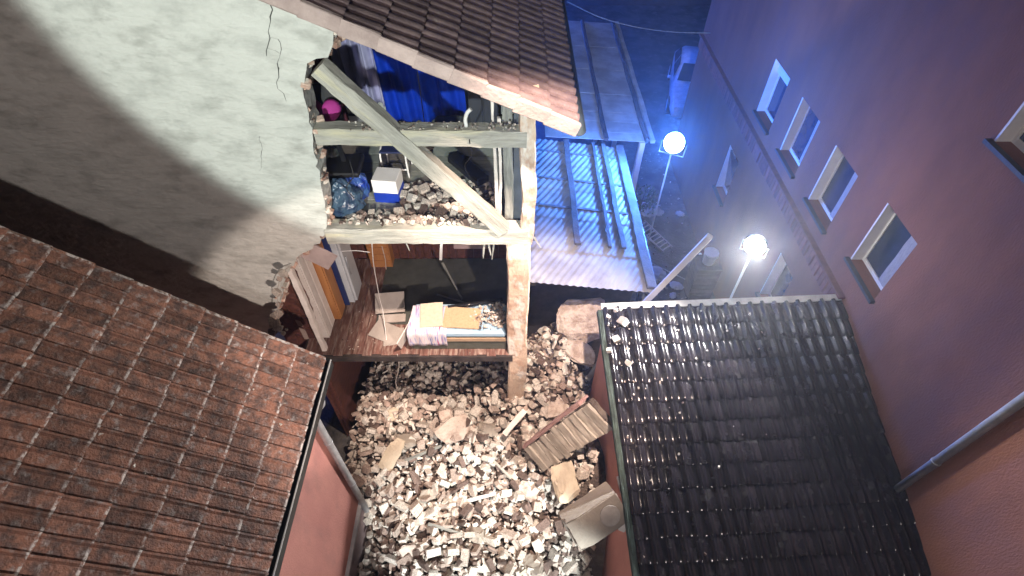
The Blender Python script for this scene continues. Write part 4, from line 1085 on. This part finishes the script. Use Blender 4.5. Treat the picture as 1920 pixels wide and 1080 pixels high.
def blanket():
    m = bpy.data.materials.new('striped_blanket'); m.use_nodes = True; N = m.node_tree.nodes; L = m.node_tree.links
    tc = N.new('ShaderNodeTexCoord'); mp = N.new('ShaderNodeMapping'); mp.inputs['Scale'].default_value = (26, 3, 3); L.new(tc.outputs['Object'], mp.inputs[0])
    n_ = N.new('ShaderNodeTexNoise'); n_.inputs['Scale'].default_value = 1.0; n_.inputs['Detail'].default_value = 3; L.new(mp.outputs[0], n_.inputs['Vector'])
    ra = N.new('ShaderNodeValToRGB'); e = ra.color_ramp.elements; e[0].position = .30; e[0].color = (.10, .16, .42, 1); e[1].position = .72; e[1].color = (.42, .12, .16, 1)
    for p_, c_ in ((.42, (.62, .60, .66, 1)), (.52, (.66, .56, .58, 1)), (.60, (.30, .36, .60, 1))): q = e.new(p_); q.color = c_
    L.new(n_.outputs[0], ra.inputs[0]); b = N['Principled BSDF']; L.new(ra.outputs[0], b.inputs['Base Color']); b.inputs['Roughness'].default_value = 1
    return m
V, Fc = [], []
for j in range(25):
    for i in range(41):
        x = -1.64 + 0.62 * i / 40; y = 5.62 - 0.70 * j / 24
        z = LF + .49 + .012 * math.sin(9 * x + 5 * y) + fr.uniform(-.006, .006)
        if y < 5.09: z = LF + .49 - (5.09 - y) * 1.9; y = 5.075 - .01 * math.sin(30 * x)
        V.append((x + .02 * math.sin(7 * y), y, z))
for j in range(24):
    for i in range(40):
        q = j * 41 + i; Fc.append((q, q + 1, q + 42, q + 41))
bl = add('blanket', mesh_of(V, Fc, smooth=True), blanket()); md = bl.modifiers.new('t', 'SOLIDIFY'); md.thickness = .012; tag(bl, 'red white and blue striped blanket hanging over the bed front', 'blanket')
m_tan = mat('tan_chipboard', (0.52, 0.38, 0.24), (0.44, 0.31, 0.19), rough=.95, scale=30, bump=.3)
m_pale = mat('pale_insulation', (0.60, 0.53, 0.42), (0.52, 0.45, 0.35), rough=.95, scale=20, bump=.4)
plate('insulation_board', (-1.29, 5.40, LF + .535), 0.36, 0.46, .03, (4, -3, 4), 'pale insulation board lying on the striped blanket', mtl=m_pale)
plate('chipboard', (-0.80, 5.36, LF + .51), 0.58, 0.40, .03, (2, 0, -4), 'tan chipboard sheet lying on the bed', mtl=m_tan)
plate('leaning_board', (-1.70, 5.22, LF + .30), 0.50, .018, 0.34, (10, -20, 62), 'pinkish board leaning against the left end of the bed', mtl=m_whitewood)
SV, SF, nb = [], [], 0
for i in range(260):
    x = -0.10 - abs(fr.gauss(0, .26)); y = 5.38 + fr.gauss(0, .13)
    if x < -.75 or x > -.12 or y < 5.12 or y > 5.66: continue
    stuff_frag(x, y, LF + .50 + fr.uniform(0, .06), fr.uniform(.015, .075), fr.choice((1, 2, 3)), 1.4)
for i in range(120):
    stuff_frag(fr.uniform(-2.9, -.3), fr.uniform(5.02, 5.9), LF + .022, fr.uniform(.01, .03), fr.choice((1, 2, 3)), 1.4)
o = add('plaster_grit', mesh_of(np.concatenate(SV), SF), m_rubble); tag(o, 'plaster grit fallen on the bed and the lower floor', 'debris', kind='stuff')
o = box('wall_shelf', (-1.05, 6.98, LF + .47), (-0.45, 7.19, LF + .56), mat('pink_box', (0.55, 0.42, 0.42), rough=.8)); tag(o, 'pale pink boxed shelf on the back planks of the lower room', 'shelf')
o = beam('fluorescent_tube', at(828, 455, Y=5.55), at(827, 486, Y=5.55), .04, .04, m_white, None, up=(0, 1, 0), jit=.002); tag(o, 'white tube dangling under the sill beam', 'tube')
o = beam('lath', at(830, 492, Z=LF + .6), at(866, 562, Z=LF + .05), .025, .02, m_greywood, None); tag(o, 'grey lath leaning on the dark carpet', 'lath')
o = beam('lath', at(820, 552, Z=LF + .06), at(884, 572, Z=LF + .06), .025, .02, m_greywood, None); tag(o, 'grey lath lying flat behind the bed', 'lath')
o = beam('bed_rail', at(840, 577, Z=LF + .52), at(942, 562, Z=LF + .55), .05, .05, m_blackp, None); tag(o, 'black rail along the far side of the bed', 'rail')
o = tube('white_cable', curve_pts([at(697, 452, Y=5.2), at(699, 480, Y=5.25), at(702, 505, Y=5.4), at(712, 560, Y=5.6), at(718, 585, Y=5.65), at(725, 640, Y=5.25)], 40), .007, m_white, None, 6); tag(o, 'white cable dangling from the sill beam over the cardboard', 'cable')
o = tube('white_cable', curve_pts([at(640, 471, Y=4.98), at(668, 470, Y=4.97), at(694, 473, Y=5.0)], 20), .005, m_white, None, 6); tag(o, 'thin white cable stretched level under the sill beam', 'cable')
o = tube('dark_cable', curve_pts([at(716, 462, Y=5.3), at(722, 485, Y=5.4), at(724, 505, Y=5.5)], 20), .006, m_card, None, 6); tag(o, 'short brown cable end hanging beside the white cable', 'cable')
# torn boards and the dangling plaster strip at the left edge
plate('plasterboard_scrap', at(598, 480, Y=WY + .12), 0.40, .025, 0.34, (0, 35, -6), 'pinkish plasterboard scrap hanging at the end of the sill beam', mtl=mat('plasterboard', (0.50, 0.40, 0.38), rough=.9, scale=4))
dg = root('dangling_plaster', at(515, 620, Y=4.7), 'ragged strip of plaster dangling from the torn wall edge above the red roof', 'plaster')
pts = curve_pts([at(548, 496, Y=4.95), at(530, 512, Y=4.85), at(520, 545, Y=4.75), at(521, 575, Y=4.7), at(518, 610, Y=4.68), at(515, 630, Y=4.68)], 30)
tube('mesh_strip', pts, .006, m_card, dg, 6)
for i, (u, v, s) in enumerate(((531, 512, .13), (524, 523, .10), (519, 548, .13), (521, 570, .08), (519, 590, .17), (514, 604, .20), (521, 615, .17), (511, 622, .14), (503, 632, .09), (531, 625, .08), (537, 610 + 8, .05))):
    add('plaster_lump', fr.choice(FR[2]), None, dg, T(at(u, v, Y=4.72 + fr.uniform(-.03, .03))) @ frag_rot(1.5) @ Matrix.Scale(s * 1.05, 4))

# ================================================================== alley and street
o = beam('white_pole', at(1203, 574, t=8.95), at(1331, 443, t=7.3), 0.085, 0.085, m_white, None, jit=0.001, seg=.4); tag(o, 'long white pole leaning up from the lean-to corner over the alley', 'pole')
p0, p1 = at(1200, 418, Z=0.25), at(1252, 468, Z=0.06)
ld = root('short_ladder', (p0 + p1) / 2, 'short pale ladder lying on the alley ground beside the lean-to', 'ladder')
ax = (p1 - p0).normalized(); sd = ax.cross(Vector((0, 0, 1))).normalized()
for q in (-1, 1): beam('rail', p0 + sd * .17 * q, p1 + sd * .17 * q, .03, .05, m_whitewood, ld, jit=.001)
for k in range(9):
    c = p0.lerp(p1, (k + .5) / 9); beam('rung', c - sd * .155, c + sd * .155, .03, .03, m_whitewood, ld, jit=.001)
bp_ = at(1331, 482, X=4.75)
o = root('wooden_crate', (bp_.x, bp_.y, 0), 'dark wooden crate standing by the facade under the white bucket', 'crate')
zt = bp_.z - 0.18
for k in range(max(3, int(zt / .14))):
    z0 = .01 + k * .14
    if z0 + .12 > zt: break
    for sy in (-1, 1): box('slat', (bp_.x - .27, bp_.y + sy * .25 - .01, z0), (bp_.x + .27, bp_.y + sy * .25 + .01, z0 + .12), m_darkwood, o)
    for sx in (-1, 1): box('slat', (bp_.x + sx * .28 - .01, bp_.y - .24, z0), (bp_.x + sx * .28 + .01, bp_.y + .24, z0 + .12), m_darkwood, o)
box('lid', (bp_.x - .30, bp_.y - .27, zt - .03), (bp_.x + .30, bp_.y + .27, zt), m_darkwood, o)
o = root('white_bucket', (bp_.x, bp_.y, zt), 'white plastic bucket standing near the facade', 'bucket')
add('body', tube_mesh([(bp_.x, bp_.y, zt + .002), (bp_.x, bp_.y, zt + .32), (bp_.x, bp_.y, zt + .35)], [.13, .165, .175], 20), m_white, o)
tube('handle', curve_pts([(bp_.x - .17, bp_.y, zt + .33), (bp_.x - .1, bp_.y - .16, zt + .30), (bp_.x + .1, bp_.y - .16, zt + .30), (bp_.x + .17, bp_.y, zt + .33)], 16), .006, m_zinc, o)
o = tube('white_hose', curve_pts([at(1306, 527, Z=.03), at(1312, 538, Z=.03), at(1324, 545, Z=.03), at(1340, 543, Z=.03), at(1352, 532, Z=.03), at(1366, 520, Z=.03)], 40), .022, m_white, None, 8); tag(o, 'white hose curled on the alley ground near the mast', 'hose')
o = tube('alley_cable', curve_pts([at(1218, 492, Z=.02), at(1260, 512, Z=.02), at(1310, 535, Z=.02), at(1368, 556, Z=.02)], 40), .012, m_palelip, None, 6); tag(o, 'thin pale cable running across the dark alley ground', 'cable')
# scraps scattered in the alley
scr = random.Random(5)
SV, SF, nb = [], [], 0
for i in range(260):
    u, v = scr.uniform(1195, 1380), scr.uniform(285, 560)
    p = at(u, v, Z=.02)
    if p.x > FX - .1 or p.x < 2.6: continue
    stuff_frag(p.x, p.y, .025, scr.uniform(.015, .07), scr.choice((1, 2, 3)), 1.4)
o = add('alley_grit', mesh_of(np.concatenate(SV), SF), m_rubble); tag(o, 'small grit and chips scattered over the alley ground', 'debris', kind='stuff')
for i, (u, v, s, lab) in enumerate(((1218, 392, .34, 'crumpled white sheet at the lean-to edge, upper alley'), (1236, 398, .14, 'white scrap right of the crumpled sheet'), (1275, 400, .12, 'small pale scrap in the middle of the alley'),
        (1268, 535, .16, 'pale scrap just beyond the white pole'), (1226, 515, .30, 'pale crumpled bag against the lean-to edge'), (1262, 553, .10, 'tiny pale scrap by the black roof top edge'), (1315, 478, .10, 'bent pale scrap left of the bucket'), (1345, 590 - 60, .1, 'pale scrap beside the mast foot'))):
    p = at(u, v, Z=.05)
    bm = bmesh.new(); bmesh.ops.create_icosphere(bm, subdivisions=3, radius=.5)
    q = random.Random(i + 40)
    ks = [(Vector((q.uniform(-1, 1), q.uniform(-1, 1), q.uniform(-1, 1))).normalized(), q.uniform(4, 9), q.uniform(0, 6)) for _ in range(6)]
    for vtx in bm.verts:
        n_ = vtx.co.normalized(); d = sum(abs(math.sin(f * n_.dot(k) + ph2)) * .10 for k, f, ph2 in ks)
        vtx.co = n_ * (.25 + d); vtx.co.z *= .45; vtx.co.x *= 1.3
    o = add('pale_scrap', bm_mesh(bm), m_white, None, T(p.x, p.y, .10 * s + .02) @ RZ(q.uniform(0, 180)) @ Matrix.Scale(s * 1.3, 4)); tag(o, lab, 'scrap', 'scraps in the alley')
# small shrub by the blue light
sb = root('small_shrub', (3.75, 12.3, 0), 'small leafy shrub lit brightly beside the blue floodlight', 'shrub')
V, Fc = [], []
for i in range(900):
    a, e_, r_ = scr.uniform(0, 6.283), scr.uniform(0, 1), scr.uniform(.15, 1) ** .5
    c = Vector((math.cos(a) * r_ * .55, math.sin(a) * r_ * .45, .25 + e_ * .75 * (1 - .4 * r_)))
    n_ = Vector((scr.uniform(-1, 1), scr.uniform(-1, 1), scr.uniform(0, 1))).normalized(); t_ = n_.orthogonal().normalized(); b_ = n_.cross(t_); L_ = scr.uniform(.03, .06)
    k = len(V); V += [c - t_ * L_, c + b_ * L_ * .45, c + t_ * L_, c - b_ * L_ * .45]; Fc.append((k, k + 1, k + 2, k + 3))
add('leaves', mesh_of(V, Fc), mat('leaf', (0.07, 0.11, 0.045), (0.10, 0.14, 0.06), rough=.5, scale=9, bump=0), sb, T(3.75, 12.3, 0))
for k in range(6):
    a = k * 1.05; tube('stem', [(3.75, 12.3, 0), (3.75 + .2 * math.cos(a), 12.3 + .18 * math.sin(a), .4), (3.75 + .38 * math.cos(a), 12.3 + .3 * math.sin(a), .8)], [.016, .011, .006], m_darkwood, sb, 6)
# overhead wire
a_, b_ = at(1063, 3, Y=12.0), at(1332, 62, X=FX - .02)
o = tube('overhead_wire', curve_pts([a_, at(1130, 34, Y=12.9), at(1200, 52, Y=13.7), at(1265, 60, Y=14.3), b_], 40), .012, m_greywood, None, 6); tag(o, 'slack overhead wire spanning from the brown roof to the facade corner', 'wire')

# parked car
def car(loc, rz_, label):
    r = root('parked_car', loc, label, 'car', rot=Matrix.Rotation(rz_, 3, 'Z'))
    mw = ORG[r.name]
    m_car = mat('white_car_paint', (0.72, 0.72, 0.74), rough=.3, bump=0, coat=.6)
    # stations along the length: y, half width, sill, shoulder, roof height, roof half width
    st = [(-2.05, .62, .34, .58, .60, .55), (-1.95, .76, .24, .66, .70, .66), (-1.3, .84, .20, .78, .86, .74), (-.85, .85, .20, .86, .95, .74), (-.2, .86, .20, .90, 1.38, .60), (.5, .86, .20, .92, 1.46, .58), (1.2, .85, .20, .93, 1.40, .57), (1.75, .82, .22, .92, 1.05, .64), (2.0, .74, .30, .80, .86, .62)]
    V, Fc = [], []
    for (y, w, s0, sh, rf, rw) in st:
        V += [(-w * .9, y, s0), (-w, y, s0 + .15), (-w, y, sh), (-rw, y, rf), (rw, y, rf), (w, y, sh), (w, y, s0 + .15), (w * .9, y, s0)]
    for i in range(len(st) - 1):
        for k in range(8): Fc.append((i * 8 + k, i * 8 + (k + 1) % 8, (i + 1) * 8 + (k + 1) % 8, (i + 1) * 8 + k))
    Fc.append(tuple(range(8))); Fc.append(tuple((len(st) - 1) * 8 + k for k in range(7, -1, -1)))
    bm = bmesh.new(); vs = [bm.verts.new(v) for v in V]
    for f in Fc: bm.faces.new([vs[i] for i in f])
    bmesh.ops.bevel(bm, geom=bm.edges[:], offset=.03, segments=2, affect='EDGES', clamp_overlap=True)
    add('body', bm_mesh(bm, smooth=True), m_car, r, mw)
    add('windscreen', mesh_of([(-.70, -.80, 1.0), (.70, -.80, 1.0), (.57, -.24, 1.385), (-.57, -.24, 1.385)], [(0, 1, 2, 3)]), m_glass, r, mw @ T(0, -.02, .035))
    for s in (-1, 1):
        add('side_window', mesh_of([(s * .80, -.55, .98), (s * .80, .42, 1.0), (s * .62, .42, 1.38), (s * .64, -.18, 1.32)], [(0, 1, 2, 3)]), m_glass, r, mw @ T(s * .035, 0, .02))
        add('side_window', mesh_of([(s * .80, .48, 1.0), (s * .79, 1.3, 1.02), (s * .62, 1.15, 1.34), (s * .62, .48, 1.38)], [(0, 1, 2, 3)]), m_glass, r, mw @ T(s * .035, 0, .02))
        add('headlight', box_mesh(.26, .10, .12, .03), m_palelip, r, mw @ T(s * .56, -1.97, .60))
        add('mirror', box_mesh(.16, .10, .11, .03), m_car, r, mw @ T(s * .96, -.55, 1.0))
        for y in (-1.28, 1.30):
            w = add('wheel', tube_mesh([(-.10, 0, 0), (.10, 0, 0)], .315, 24), m_blackp, r, mw @ T(s * .80, y, .315))
            add('rim', tube_mesh([(-.105, 0, 0), (.105, 0, 0)], .20, 16), m_zinc, w, mw @ T(s * .805, y, .315))
    return r
car((6.75, 18.9, 0), R(-13), 'white car parked in the dark street behind the facade corner')
# dark shed closing the street
sh = root('dark_shed', (5.5, 30, 0), 'dark low building at the far end of the street', 'building')
m_shed = mat('dark_plank', (0.06, 0.055, 0.06), (0.04, 0.038, 0.042), rough=.9, scale=3, bump=.4)
box('wall', (0.5, 27.6, 0), (12, 31, 3.2), m_shed, sh); box('roof', (0.2, 27.3, 3.2), (12.3, 31.3, 3.35), m_black, sh)
for x in (3.2, 5.4, 7.6):
    w = box('window', (x, 27.55, 1.2), (x + 1.0, 27.599, 2.3), m_glass, sh); box('frame', (x - .06, 27.54, 1.14), (x + 1.06, 27.56, 1.2), m_greywood, w)

# grit on the roofs
SV, SF, nb = [], [], 0
for i in range(70):
    a = abs(fr.gauss(0, 1.0)); b = fr.uniform(0, 1) ** 1.7 * 3.4
    if a > 3.2: continue
    p = TOPL + u3 * (a + .05) - s3 * (b + .05) + n3 * (.035 + fr.uniform(0, .012))
    stuff_frag(p.x, p.y, p.z, fr.uniform(.012, .05), fr.choice((1, 2, 3)), 1.5)
for i in range(150):
    x = PX - abs(fr.gauss(0, 1.1)); y = fr.uniform(1.0, 3.85)
    stuff_frag(x, y, PZ + PS * (PX - x) + .045, fr.uniform(.012, .045), fr.choice((1, 2, 3)), 1.5)
o = add('roof_grit', mesh_of(np.concatenate(SV), SF), m_rubble); tag(o, 'pale chips and grit scattered over the lower roofs', 'debris', kind='stuff')
# splinters and wires left hanging from the torn floors
hp_ = random.Random(21)
for i, (u, v, dx, dz, r_, lab) in enumerate(((908, 458, -.02, -.22, .012, 'splintered lath hanging under the right end of the sill beam'), (916, 458, .03, -.16, .014, 'short splinter hanging next to the right sill end'),
        (926, 456, -.03, -.26, .010, 'longest splinter hanging beside the pier head'), (760, 456, .04, -.10, .008, 'small splinter under the middle of the sill beam'), (1000, 448, .10, -.12, .010, 'splinter poking out right of the corner post'),
        (880, 664, .05, -.16, .010, 'splinter hanging from the lower floor edge near the pier'), (790, 668, -.03, -.10, .007, 'small splinter hanging from the lower floor edge'))):
    p = at(u, v, Y=WY + .02)
    o = beam('splinter', p + Vector((0, 0, .03)), p + Vector((dx, -.04, dz)), r_ * 2.4, r_, m_greywood, None, up=(0, 1, 0), jit=.003, seg=.05, taper=.4); tag(o, lab, 'splinter')
for i, (c, lab) in enumerate((([at(655, 300, Y=5.4), at(662, 330, Y=5.3), at(650, 352, Y=5.2), at(664, 372, Y=5.25)], 'thin black wire drooping over the sacks upstairs'),
        ([at(745, 664, Y=4.98), at(748, 690, Y=4.97), at(742, 715, Y=4.98), at(746, 730, Y=4.97)], 'thin wire hanging below the lower floor edge'),
        ([at(880, 262, Y=4.98), at(884, 290, Y=5.1), at(872, 310, Y=5.2), at(880, 330, Y=5.3)], 'thin wire drooping from the mid rail near the stud'))):
    o = tube('loose_wire', curve_pts(c, 24), .006, m_blackp if i != 1 else m_card, None, 6); tag(o, lab, 'wire')

# ================================================================== dusty night air
hz = box('haze', (-14, -12, -1.0), (14, 33, 18.5), None)
hm = bpy.data.materials.new('dust_haze'); hm.use_nodes = True
hn = hm.node_tree; hn.nodes.remove(hn.nodes['Principled BSDF'])
pvn = hn.nodes.new('ShaderNodeVolumePrincipled'); pvn.inputs['Color'].default_value = (0.9, 0.93, 1.0, 1); pvn.inputs['Density'].default_value = 0.0024
pvn.inputs['Anisotropy'].default_value = 0.72
hn.links.new(pvn.outputs[0], hn.nodes['Material Output'].inputs['Volume'])
hz.data.materials.clear(); hz.data.materials.append(hm)
tag(hz, 'thin dusty night air around the floodlights', 'haze', kind='stuff')
